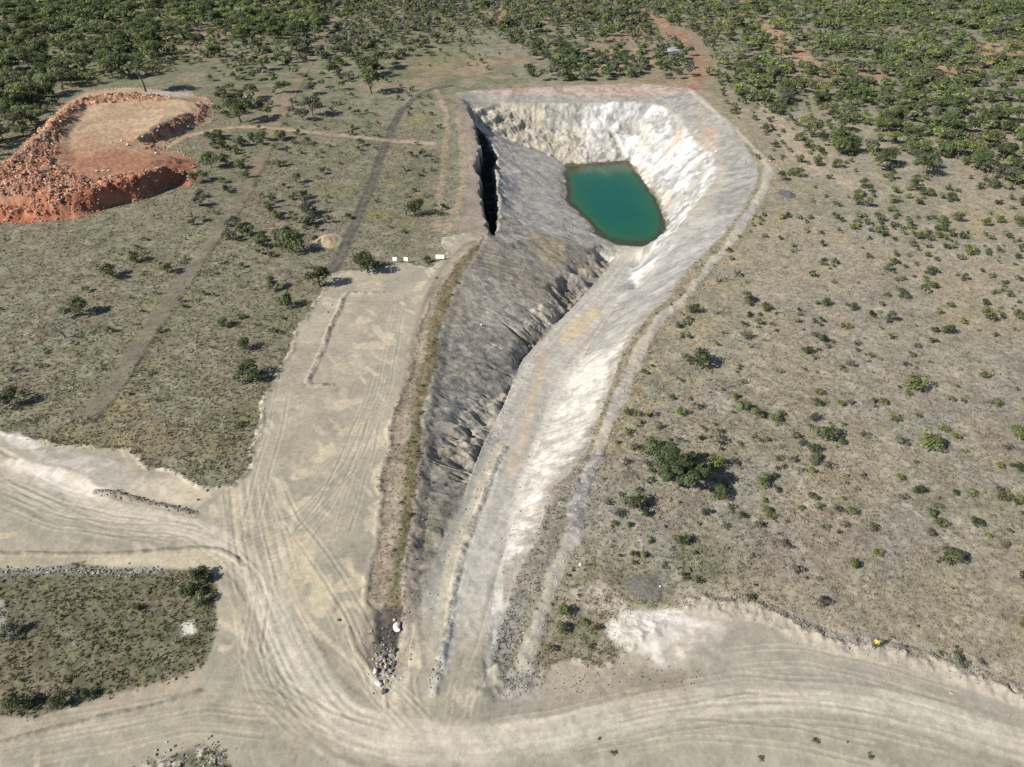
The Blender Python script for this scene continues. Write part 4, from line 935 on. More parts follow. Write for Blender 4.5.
# ---- woods and scattered growth: outlines in the photo, trees per hectare, kinds
def sample(px_poly, per_ha, clump=.5, seed=1, lo=-.2, hi=.5, size=22):
    w = np.array([at(*p) for p in px_poly]); rng = np.random.default_rng(seed)
    area = (np.ptp(w[:, 0]) * np.ptp(w[:, 1])); n = int(area / 1e4 * per_ha)
    x = rng.uniform(w[:, 0].min(), w[:, 0].max(), n); y = rng.uniform(w[:, 1].min(), w[:, 1].max(), n)
    rg_ = 1.0 if area > 9000 else .25; k = inside(x + rg_ * 9 * fbm(x, y, 30, 4, 141), y + rg_ * 16 * fbm(x, y, 30, 4, 142), w) & (rng.random(n) < (1 - clump) + clump * sst(lo, hi, fbm(x, y, size, 3, seed)))
    x, y = x[k], y[k]
    clear = (gval(m_dump, x, y) < .05) & (gval(d_pit, x, y) > 1.5) & (gval(yard, x, y) < .05) & (gval(m_trk1, x, y) < .3) & (gval(m_trk2, x, y) < .3) & (gval(m_trk3, x, y) < .3) & (gval(m_berm, x, y) < .3)
    red = gval(A[:, 0] / A[:, 1], x, y)
    clear &= (red < 1.42) | (rng.random(len(x)) < .03)
    return x[clear], y[clear], rng
GROW = [
 # outline, per ha, clump, kinds, sizes (radius m), colours, group, label, category
 ([(-90,-8),(335,-8),(322,20),(300,55),(270,58),(215,66),(160,76),(120,80),(80,90),(45,112),(15,146),(-60,175)], 600, .75, ('broad','flat','broad','bush'), (1.8,5.0), ('green','olive','green','dark','yellow','olive'), 'trees of the wood behind the spoil heap', 'green savanna tree crowded in the wood behind the red spoil heap', 'tree'),
 ([(215,66),(270,58),(300,55),(322,20),(335,-8),(490,-8),(495,22),(440,50),(400,70),(340,90),(318,125),(230,122)], 700, .7, ('broad','broad','bush','bush'), (.9,3.2), ('dark','grey','green','olive','dead'), 'scattered trees along the old track', 'small savanna tree scattered over open ground along the old track', 'tree'),
 ([(490,-8),(660,-8),(690,22),(640,40),(500,45)], 620, .6, ('broad','bush','broad'), (1.4,3.4), ('dark','grey','green','olive'), 'trees above the pit', 'dull green tree on reddish ground far beyond the back wall of the pit', 'tree'),
 ([(528,46),(600,52),(692,46),(694,78),(640,79),(560,82),(530,82)], 900, .5, ('broad','bush','broad'), (1.5,2.8), ('dark','grey','dark','green'), 'thicket on the back rim of the pit', 'bushy tree in the thicket just behind the back rim of the pit', 'tree'),
 ([(650,-8),(1150,-8),(1150,212),(1020,206),(985,196),(935,178),(870,168),(825,150),(795,116),(765,104),(735,88),(708,78),(704,45),(690,15)], 880, .75, ('broad','broad','bush','flat'), (1.2,3.4), ('green','dark','olive','grey','green','yellow','green'), 'trees of the wood right of the pit', 'bushy green tree packed in the wide wood right of the pit', 'tree'),
 ([(205,135),(330,140),(340,230),(270,260),(200,230),(190,180)], 1300, .88, ('bush','bush','broad','scrub'), (.5,2.1), ('green','dark','olive','grey'), 'bushes between the spoil heap and the dark track', 'low bush on open ground between the spoil heap and the dark track', 'shrub'),
 ([(345,90),(440,92),(440,230),(370,240),(345,200)], 320, .7, ('bush','scrub'), (.4,1.4), ('dark','olive'), 'bushes between the dark track and the pit', 'small bush on yellow grass between the dark track and the pit', 'shrub'),
 ([(720,95),(765,85),(795,110),(825,152),(870,170),(935,180),(1020,208),(1080,218),(1080,262),(900,240),(800,215),(772,175),(760,140)], 650, .75, ('bush','bush','scrub'), (.6,1.8), ('dark','green','olive','yellow'), 'bushes at the edge of the right-hand wood', 'bush on the ragged edge of the wood right of the pit', 'shrub'),
 ([(760,210),(1080,240),(1080,345),(720,320),(700,300)], 1500, .7, ('scrub','bush','bush'), (.25,1.1), ('dark','grey','dark','olive','yellow'), 'small bushes high in the right field', 'small bush dotted over the upper part of the right field', 'shrub'),
 ([(700,320),(1090,345),(1120,640),(1050,690),(900,640),(760,600),(600,560),(600,480),(640,390)], 1700, .65, ('scrub','scrub','bush','bush'), (.18,.95), ('dark','grey','olive','yellow','green','yellow','dead'), 'small shrubs of the lower right field', 'little shrub speckled over the dry lower part of the right field', 'shrub'),
 ([(-60,235),(190,235),(280,250),(320,300),(270,390),(240,450),(60,430),(-60,415)], 520, .75, ('scrub','scrub','bush'), (.25,1.0), ('olive','dark','grey','green'), 'small shrubs of the brown left field', 'little shrub scattered over the brown field left of the yard', 'shrub'),
 ([(-40,575),(205,572),(200,655),(90,695),(-40,712)], 330, .5, ('scrub',), (.3,.6), ('dark','olive'), 'shrubs of the grassed island', 'little shrub in the long grass of the roadside island', 'shrub'),
 ([(396,630),(402,560),(410,490),(424,400),(448,300),(470,262),(462,255),(430,330),(412,410),(399,500),(390,600)], 1500, .5, ('scrub',), (.25,.6), ('olive','yellow','dark','olive'), 'scrub on the left bank of the pit', 'small shrub growing on the bank along the left rim of the pit', 'shrub'),
 ([(500,668),(520,610),(560,545),(590,560),(640,605),(600,660)], 700, .5, ('scrub',), (.2,.5), ('olive','dark','yellow'), 'scrub at the mouth of the pit', 'small shrub on rough ground between the pit mouth and the white powder', 'shrub'),
 ([(600,420),(640,335),(700,268),(742,214),(762,172),(770,180),(756,214),(712,272),(655,340),(620,420),(575,540),(560,540)], 320, .3, ('scrub',), (.2,.55), ('olive','dark'), 'scrub along the gravel bank', 'small shrub growing against the pale gravel bank', 'shrub'),
 ([(560,690),(700,668),(740,680),(640,705),(560,706)], 1100, .6, ('scrub',), (.15,.42), ('dark',), 'weeds on the made ground', 'small dark weed tuft on bare ground beside the haul road', 'shrub'),
 ([(590,740),(760,725),(860,745),(900,800),(560,800)], 2600, .7, ('scrub',), (.14,.4), ('dark','olive'), 'weeds below the haul road', 'tiny weed tuft on the bare slope below the haul road', 'shrub'),
]
GROW.append(([(230,150),(330,95),(440,40),(520,45),(530,80),(440,84),(400,105),(345,140),(290,235)], 260, .6, ('bush','scrub','bush'), (.5,1.5), ('dark','olive','grey','green'), 'bushes on the open ground left of the pit corner', 'bush dotted over the open grass near the far left corner of the pit', 'shrub'))
GROW.append(([(-90,-8),(335,-8),(322,20),(300,55),(270,58),(215,66),(160,76),(120,80),(80,90),(45,112),(15,146),(-60,175)], 800, .6, ('bush','scrub','bush'), (.7,1.7), ('olive','green','grey'), 'bushes', 'low bush in the understorey of the wood behind the spoil heap', 'fill'))
GROW.append(([(650,-8),(1150,-8),(1150,212),(1020,206),(985,196),(935,178),(870,168),(825,150),(795,116),(765,104),(735,88),(708,78),(704,45),(690,15)], 800, .6, ('bush','scrub','bush'), (.6,1.6), ('olive','green','grey','dark'), 'bushes', 'low bush in the understorey of the wood right of the pit', 'fill'))
GROW.append(([(335,-8),(660,-8),(690,22),(692,46),(530,46),(500,40),(330,60)], 700, .6, ('bush','scrub','bush'), (.6,1.5), ('olive','grey','dark'), 'bushes', 'low bush', 'fill'))
CAND = []
for gi, (pl, ha, cl, kinds, (r0_, r1_), cols, grp, lab, cat) in enumerate(GROW):
    if pl[0][0] in (396, 600, 500):     # narrow strips keep to the bank itself
        w = np.array([at(*p) for p in pl]); rng = np.random.default_rng(70 + gi); n = int(np.ptp(w[:, 0]) * np.ptp(w[:, 1]) / 1e4 * ha)
        x = rng.uniform(w[:, 0].min(), w[:, 0].max(), n); y = rng.uniform(w[:, 1].min(), w[:, 1].max(), n); k = inside(x, y, w) & (gval(d_pit, x, y) > .3) & (gval(m_berm, x, y) < .4); x, y = x[k], y[k]
    elif pl[0][0] in (560, 590):
        w = np.array([at(*p) for p in pl]); rng = np.random.default_rng(70 + gi); n = int(np.ptp(w[:, 0]) * np.ptp(w[:, 1]) / 1e4 * ha)
        x = rng.uniform(w[:, 0].min(), w[:, 0].max(), n); y = rng.uniform(w[:, 1].min(), w[:, 1].max(), n); k = inside(x, y, w) & (rng.random(n) < sst(-.1, .4, fbm(x, y, 5, 3, gi))); x, y = x[k], y[k]
    else: x, y, rng = sample(pl, ha, cl, 70 + gi)
    for i in range(len(x)):
        kd = kinds[rng.integers(len(kinds))]; r = rng.uniform(r0_, r1_) ** 1.0
        if kd == 'bush' and cat == 'tree': r = min(r, 2.0)
        if kd == 'scrub': r = min(r, 1.0)
        cc = cols[rng.integers(len(cols))]
        if y[i] < 330 and any((x[i] - a) ** 2 + (y[i] - b) ** 2 < (c + r * .6) ** 2 for a, b, c in OCC): continue
        CAND.append((x[i], y[i], r, kd, cc, grp, lab, cat, rng.integers(3)))
print('candidates', len(CAND), time.time() - T0)
def vis(c):
    sx = c[0] * F / (c[1] * CP + H * SP) + 512
    dz_ = c[1] * CP + (H - 0) * SP; sy = 383.5 + F * (H * CP - c[1] * SP) / dz_
    return -5 < sx < 1029 and -5 < sy < 772
QUOTA = {'tree': 296, 'shrub': 296}
rest = []
order = sorted(range(len(CAND)), key=lambda i: -CAND[i][2] * px_scale(CAND[i][1]) * (1 if vis(CAND[i]) else 0))
used_lab = {}
for i in order:
    x, y, r, kd, cc, grp, lab, cat, vr = CAND[i]
    if cat != 'fill' and COUNT[cat] < QUOTA[cat] and vis(CAND[i]):
        COUNT[cat] += 1
        place_tree('tree' if cat == 'tree' else 'shrub', kd, cc, int(vr), x, y, r / BASER[kd], lab, grp, cat == 'tree' or r * px_scale(y) > 6, cat, None, random.uniform(.85, 1.15))
    else: rest.append(CAND[i])
# the remainder as two masses of real leaf clumps
def mass(name, cs, lfac, maxn):
    VV = []; TT = []
    for (x, y, r, kd, cc, grp, lab, cat, vr) in cs:
        rng = np.random.default_rng(int(abs(x * 131 + y * 17)) % 100003)
        B = blobs_for(kd, rng); n, lf = LEAFN[kd]; m = int(min(n, maxn)); lf = lf * math.sqrt(n / m) * .95
        V, T = leaves(B, m, lf, np.array(PAL[cc]) * rng.uniform(.75, 1.3), rng)
        s = r / BASER[kd]; a = rng.uniform(0, 6.28); ca, sa = math.cos(a), math.sin(a)
        V = V * s; V = np.c_[V[:, 0] * ca - V[:, 1] * sa + x, V[:, 0] * sa + V[:, 1] * ca + y, V[:, 2] + float(gz(x, y)[0])]
        VV.append(V); TT.append(T)
    V = np.vstack(VV); T = np.vstack(TT)
    o = lin(bpy.data.objects.new(name, mesh_np(name, V, np.arange(len(V)), 4, M_LEAF, False, T)))
    return o
tr_ = [c for c in rest if c[7] == 'tree']; sh_ = [c for c in rest if c[7] != 'tree']
print('rest', len(tr_), len(sh_))
tag(mass('woodland', tr_, 1, 230), 'far savanna woodland of many small trees beyond the pit and the spoil heap', 'woodland', kind='stuff')
tag(mass('undergrowth', sh_, 1, 80), 'low scrub and weeds speckled over the open ground', 'undergrowth', kind='stuff')

# ---- grass: tussocks on the open ground
def grass():
    rng = np.random.default_rng(44); N = 240000
    y = rng.uniform(26, 230, N); keep = rng.random(N) < np.clip(70 / y, .12, 1) ** 1.3; y = y[keep]; x = rng.uniform(-.66, .66, len(y)) * (y + AP)
    d = gval(veg2, x, y); d = np.maximum(d * (1 - .7 * gval(eb_m, x, y)), .4 * gval(EBM, x, y) * (gval(m_pit, x, y) < .3)); k = rng.random(len(x)) < d * (.45 + .55 * sst(-.3, .4, fbm(x, y, 2.2, 3, 55)))
    x, y = x[k], y[k]; n = len(x); z = gz(x, y)
    base = np.stack([gval(np.ascontiguousarray(A[:, c]), x, y) for c in range(3)], 1)
    hgt = rng.uniform(.07, .20, n) * (1 + .3 * (x < -25)); nb_ = 3
    Vs = []; Ts = []
    for b in range(nb_):
        a = rng.uniform(0, 6.28, n); w = rng.uniform(.05, .12, n) * (1 + y / 160); ln = rng.uniform(.2, .9, n) * hgt
        dx, dy = np.cos(a), np.sin(a); ox = rng.normal(size=n) * .08; oy = rng.normal(size=n) * .08
        p0 = np.c_[x + ox - dy * w, y + oy + dx * w, z - .03]; p1 = np.c_[x + ox + dy * w, y + oy - dx * w, z - .03]; p2 = np.c_[x + ox + dx * ln, y + oy + dy * ln, z + hgt]
        Vs.append(np.stack([p0, p1, p2], 1)); t = np.clip(base * rng.uniform(.95, 1.3, n)[:, None] * np.array([1.02, 1.0, .95]), 0, .5); Ts.append(np.repeat(t[:, None], 3, 1))
    V = np.concatenate(Vs).reshape(-1, 3); T = np.concatenate(Ts).reshape(-1, 3)
    print('grass', n)
    o = lin(bpy.data.objects.new('grass', mesh_np('grass', V, np.arange(len(V)), 3, M_GRASS, False, T)))
    tag(o, 'dry grass tussocks covering the open ground round the pit', 'grass', kind='stuff')
grass()
print('plants', time.time() - T0)

# ------------------------------------------------------------------ rocks
def rock_mesh(seed, mat, name='boulder'):
    rng = np.random.default_rng(seed); bm = bmesh.new(); bmesh.ops.create_icosphere(bm, subdivisions=2, radius=.5)
    cuts = rng.normal(size=(9, 3)); cuts /= np.linalg.norm(cuts, axis=1)[:, None]; dd = rng.uniform(.17, .38, 9); sc = rng.uniform(.75, 1.2, 3) * [1.1, .95, .8]
    for v in bm.verts:
        p = np.array(v.co)
        for c, d in zip(cuts, dd):
            t = p @ c
            if t > d: p = p - c * (t - d)
        p = p * sc + rng.normal(size=3) * .012
        v.co = p
    me = bpy.data.meshes.new(name); bm.to_mesh(me); bm.free(); me.materials.append(mat); return me
RM = {'red': plain_mat('red_boulder_rock', (.31, .16, .098), .9, .35, 2.5, .4), 'pale': plain_mat('pale_boulder_rock', (.37, .30, .225), .9, .25, 3, .4), 'grey': plain_mat('grey_boulder_rock', (.23, .225, .215), .9, .35, 3, .4), 'dark': plain_mat('dark_boulder_rock', (.095, .088, .078), .9, .3, 3, .4), 'white': plain_mat('white_boulder_rock', (.47, .45, .41), .9, .2, 3, .3)}
RP = {c: [rock_mesh(100 + 7 * i + len(c), m) for i in range(5)] for c, m in RM.items()}
def boulder(x, y, s, colr, label, group=None, sq=1.0):
    o = lin(bpy.data.objects.new('boulder', random.choice(RP[colr])))
    sx = s * random.uniform(.85, 1.25) * sq; sz = s * random.uniform(.7, 1.05)
    o.scale = (sx, s, sz); o.rotation_euler = (random.uniform(-.3, .3), random.uniform(-.3, .3), random.uniform(0, 6.28))
    o.location = (x, y, float(gz(x, y)[0]) + .22 * sz); tag(o, label, 'boulder', group); return o
def rubble(name, pts, label):
    """loose stones too small and many to count, one mesh"""
    bases = []
    for i in range(6):
        rng = np.random.default_rng(900 + i); bm = bmesh.new(); bmesh.ops.create_icosphere(bm, subdivisions=1, radius=.5); V = np.array([v.co[:] for v in bm.verts]) * rng.uniform(.7, 1.2, 3) * (1 + rng.normal(size=(len(bm.verts), 1)) * .13); bases.append((V, np.array([[v.index for v in f.verts] for f in bm.faces]))); bm.free()
    Vs = []; Fs = []; Ts = []; n = 0
    for k, (x, y, s, c) in enumerate(pts):
        V, f = bases[k % 6]; a = k * 2.399; ca, sa = math.cos(a), math.sin(a); z = float(gz(x, y)[0])
        Vs.append(np.c_[(V[:, 0] * ca - V[:, 1] * sa) * s + x, (V[:, 0] * sa + V[:, 1] * ca) * s + y, V[:, 2] * s * .8 + z + s * .15]); Fs.append(f + n); n += len(V); Ts.append(np.tile(c, (len(V), 1)))
    o = lin(bpy.data.objects.new(name, mesh_np(name, np.vstack(Vs), np.vstack(Fs), 3, M_ROCK, False, np.vstack(Ts)))); tag(o, label, 'rubble', kind='stuff')
rg = np.random.default_rng(77)
# on the spoil heap
cand = np.nonzero((m_dump > .6) & (rimy > .35) & (X > -190))[0]; wgt = rimy[cand] * (1 / np.maximum(1e-3, (np.hypot(X[cand], Y[cand])) ** -2)); pick = rg.choice(cand, 4200, p=wgt / wgt.sum())
toe_r = resamp(dump_toe, 900); pts = []
REDS = [(.30, .15, .092), (.34, .21, .14), (.26, .12, .072), (.38, .27, .19), (.22, .098, .06)]
for i in pick: pts.append((X[i] + rg.normal() * .2, Y[i] + rg.normal() * .2, rg.uniform(.18, .55) * (1 + .9 * (rg.random() < .15)), REDS[rg.integers(5)]))
for p in toe_r[::1]:
    if rg.random() < .75: pts.append((p[0] + rg.normal() * .5, p[1] + rg.normal() * .5, rg.uniform(.2, .6), REDS[rg.integers(4)]))
rubble('rubble', pts, 'loose red and orange stones over the banks of the spoil heap')
for k, i in enumerate(rg.choice(cand, 150, p=wgt / wgt.sum())):
    boulder(X[i], Y[i], rg.uniform(.55, 1.2), 'red' if rg.random() < .72 else 'pale', 'boulder tipped among others on the banks of the red spoil heap', 'boulders on the spoil heap')
for k in range(28):
    p = toe_r[rg.integers(20, 420)]; boulder(p[0] + rg.normal() * .4, p[1] - .2 + rg.normal() * .3, rg.uniform(.6, 1.1), 'pale' if k % 2 else 'red', 'boulder lying along the foot of the red spoil heap', 'boulders at the foot of the spoil heap')
for px, py in ((112,143),(122,141),(128,145),(136,139),(143,137),(150,134),(157,131),(160,129),(97,172),(103,171),(109,171),(156,154)):
    p = on(px, py); boulder(p[0], p[1], rg.uniform(.7, 1.1), 'white', 'whitish boulder lying on the flat top of the spoil heap', 'whitish boulders on the spoil heap top')
# rock pile at the mouth of the pit
for k in range(46):
    px = 385 + rg.normal() * 6; py = 661 + rg.normal() * 8
    p = on(px, py); boulder(p[0], p[1], rg.uniform(.2, .6), ('grey', 'pale', 'grey', 'dark')[k % 4], 'broken boulder in the rock pile at the mouth of the pit', 'boulders of the rock pile')
for px, py, s, c, lab in ((397,629,1.35,'white','large white boulder on dark soil above the rock pile'), (395,621,.5,'pale','pale stone just above the large white boulder'), (378,685,1.0,'white','white boulder at the lowest tip of the rock pile'), (376,672,.8,'white','second white boulder near the lower tip of the rock pile'), (384,692,.7,'dark','black boulder at the very foot of the rock pile'),
      (481,325,.75,'white','single white stone on the grey left wall of the pit'), (696,132,1.0,'white','white stone on the grey upper bench beside the white slope'), (716,152,1.2,'white','larger white stone on the grey upper bench'), (704,119,.9,'white','small white stone on the upper bench near the back rim'), (745,163,.9,'pale','pale stone at the right rim of the upper bench'), (770,161,.9,'white','white stone on the gravel bank at its outermost bend'),
      (436,278,.65,'dark','dark stone lying on the yard near the wide signboard'), (332,305,.45,'dark','upper of two dark stones beside the yard bund'), (328,312,.4,'dark','lower of two dark stones beside the yard bund'), (660,587,.35,'white','small white stone on the dark gravel heap'), (339,620,.4,'dark','dark stone on the yard left of the rock pile'), (207,491,.4,'dark','dark stone on pale ground by the road bend'), (198,500,.4,'dark','dark stone by the road bend, lower of a pair'), (580,565,.4,'white','small white stone at the head of the rough ground')):
    p = on(px, py); boulder(p[0], p[1], s, c, lab, None, 1.0)
def along(pl, n, jit, smin, smax, cols, seed):
    w = resamp(onl(pl), 400); r = np.random.default_rng(seed)
    return [(w[k][0] + r.normal() * jit, w[k][1] + r.normal() * jit, r.uniform(smin, smax), cols[r.integers(len(cols))]) for k in r.integers(0, 400, n)]
DK = [(.10, .093, .08), (.14, .13, .11), (.2, .18, .15)]; GY = [(.20, .193, .182), (.27, .258, .24), (.14, .136, .13), (.34, .32, .29)]
pts = along(SW_PX, 120, .3, .08, .26, DK, 1) + along([(-10,570),(40,570),(100,571),(165,571)], 150, .35, .08, .32, GY, 2) + along(WIND_PX, 90, .22, .06, .17, DK + GY[:2], 3) + along([(459,598),(452,625),(444,650),(440,670)], 25, .28, .07, .2, GY, 4) + along([(437,662),(430,690)], 25, .3, .08, .25, GY, 5)
pts += along([(495,690),(515,675),(530,668),(528,690),(505,698)], 45, .7, .06, .2, GY, 6) + along(BUND_PX, 40, .3, .08, .25, DK, 7) + along([(502,640),(512,615),(524,585)], 25, .5, .08, .22, GY, 8)
pts += along([(140,762),(170,756),(215,753),(222,764)], 70, .7, .08, .3, GY, 9) + along([(700,603),(760,616),(815,634),(870,652),(930,664),(1024,698)], 160, .9, .08, .25, GY[1:2] + DK[2:], 10) + along([(560,688),(600,680),(650,675),(690,676)], 120, 1.0, .07, .2, DK, 11) + along([(402,640),(412,570),(436,470),(456,400),(520,275)], 60, .3, .1, .3, DK, 12)
pts += along(BERM_PX, 700, .6, .06, .24, [(.36, .33, .28), (.28, .26, .23), (.42, .39, .34)], 13) + along([(640,287),(600,335),(560,390),(540,440),(520,510),(505,570)], 150, .8, .08, .25, GY[1:], 14) + along([(690,110),(720,150),(735,180),(700,240),(660,300)], 140, 2.2, .1, .35, GY[1:], 15) + along([(380,640),(392,660),(384,680)], 90, .8, .1, .3, GY, 16)
pts += along([(620,287),(560,320),(520,380),(480,480),(440,580),(410,660)], 140, .5, .08, .28, DK + GY[:1], 17) + along([(500,140),(535,165),(560,195),(585,225),(545,225)], 120, 3.0, .1, .35, GY, 18)
rubble('loose_stones', pts, 'loose grey stones along windrows, banks and road edges round the pit')
for k, (x, y, s, c) in enumerate(along(SW_PX, 24, .25, .4, .6, DK, 21)): boulder(x, y, s * .6, 'dark', 'dark stone in the windrow along the curving road', 'stones of the road windrow')
for k, (x, y, s, c) in enumerate(along([(-5,570),(40,570),(100,571),(160,571)], 20, .25, .4, .65, GY, 22)): boulder(x, y, s * .65, 'grey', 'grey boulder along the upper edge of the grassed island', 'boulders edging the grassed island')
print('rocks', time.time() - T0)

# ------------------------------------------------------------------ heaps of dark gravel
def heap(px, py, rx, ry, h, mat, label, name='gravel_heap', seed=1):
    c = on(px, py); n = 40; u, v = np.meshgrid(np.linspace(-1, 1, n), np.linspace(-1, 1, n)); u = u.ravel(); v = v.ravel()
    th = np.arctan2(v, u); rr = np.maximum(np.abs(u), np.abs(v)); wob = 1 + .30 * fbm(np.cos(th) * 2 + seed, np.sin(th) * 2, 1.5, 3, seed)
    x = c[0] + np.cos(th) * rr * rx * wob; y = c[1] + np.sin(th) * rr * ry * wob
    z = gz(x, y) + h * (1 - rr ** 1.6) * (1 + .4 * fbm(x, y, 1.2, 3, seed)) - .06 * (rr > .93) + .02
    i = np.arange(n * n).reshape(n, n); q = np.stack([i[:-1, :-1], i[:-1, 1:], i[1:, 1:], i[1:, :-1]], -1).reshape(-1, 4)
    tag(lin(bpy.data.objects.new(name, mesh_np(name, np.c_[x, y, z], q, 4, mat, False))), label, 'heap')
M_DKG = plain_mat('dark_gravel', (.15, .138, .12), .95, .35, 3.0, .8)
heap(646, 587, 2.5, 1.7, .2, M_DKG, 'low heap of dark grey gravel at the lower edge of the right field', seed=3)
heap(787, 195, 2.2, 2.6, .7, plain_mat('black_gravel', (.065, .064, .064), .95, .35, 3.0, .8), 'dark grey gravel heap on the open ground right of the pit', seed=5)

# ------------------------------------------------------------------ signboards by the yard
def box(bm, c, s):
    g = bmesh.ops.create_cube(bm, size=1); bmesh.ops.scale(bm, vec=s, verts=g['verts']); bmesh.ops.translate(bm, vec=c, verts=g['verts'])
def bobj(name, bm, mat, parent=None, bevel=0):
    if bevel: bmesh.ops.bevel(bm, geom=bm.edges[:], offset=bevel, segments=2, affect='EDGES')
    me = bpy.data.meshes.new(name); bm.to_mesh(me); bm.free(); me.materials.append(mat); o = lin(bpy.data.objects.new(name, me)); o.parent = parent; return o
M_WHITE = plain_mat('white_painted_board', (.80, .80, .78), .5, .05, 4, 0); M_STEEL = plain_mat('galvanised_post', (.32, .32, .31), .5, .15, 8, 0)
def signboard(px, py, w, h, z0, rz, label):
    p = on(px, py); r = lin(bpy.data.objects.new('signboard', None)); r.location = (p[0], p[1], float(gz(p[0], p[1])[0])); r.rotation_euler = (-.12, 0, rz); tag(r, label, 'signboard')
    bm = bmesh.new(); box(bm, (0, -.03, z0 + h / 2), (w, .04, h)); bobj('board', bm, M_WHITE, r, .008)
    for s in (-1, 1):
        bm = bmesh.new(); box(bm, (s * w * .36, .03, (z0 + h * .9) / 2 - .1), (.06, .06, z0 + h * .9 + .2)); bobj('post', bm, M_STEEL, r, .006)
signboard(395, 263, .85, .8, .55, .05, 'small square white signboard, left of the pair at the top of the yard')
signboard(406, 263, .85, .8, .55, -.1, 'small square off-white signboard, right of the pair at the top of the yard')
signboard(440, 260, 1.75, .85, .35, -.05, 'wide white signboard casting a shadow beside the pit bank')

# ------------------------------------------------------------------ pale slab in the bush behind the pit
p = on(672, 50); r = lin(bpy.data.objects.new('concrete_slab', None)); r.location = (p[0], p[1], float(gz(p[0], p[1])[0])); r.rotation_euler = (0, 0, .25)
tag(r, 'pale grey concrete slab among bushes on red soil far behind the pit', 'slab')
M_CONC = plain_mat('weathered_concrete', (.22, .225, .235), .85, .15, 1.5, .2)
bm = bmesh.new(); box(bm, (0, 0, .5), (5.2, 13, 1.0)); bobj('slab', bm, M_CONC, r, .05)
bm = bmesh.new(); box(bm, (0, 6.2, 1.2), (5.0, .3, .4)); bobj('upstand', bm, M_CONC, r, .03)

# orange-brown lump of discarded sacking on the road
def blob(px, py, sx, sy, sz, mat, name, label, cat):
    p = on(px, py); bm = bmesh.new(); bmesh.ops.create_icosphere(bm, subdivisions=3, radius=.5); rng = np.random.default_rng(int(px))
    for v in bm.verts:
        q = np.array(v.co); k = 1 + .25 * float(fbm(np.array([q[0] * 3 + 5]), np.array([q[1] * 3 + q[2] * 2]), 1.0, 3, 3)[0]); v.co = (q[0] * sx * k, q[1] * sy * k, max(q[2], -.25) * sz * k + .2 * sz)
    o = bobj(name, bm, mat); o.location = (p[0], p[1], float(gz(p[0], p[1])[0])); o.rotation_euler = (0, 0, -.5); tag(o, label, cat)
blob(951, 694, .6, .3, .15, plain_mat('faded_orange_sacking', (.30, .235, .165), .9, .2, 5, .4), 'sack', 'crumpled faded orange sack lying on the haul road', 'sack')

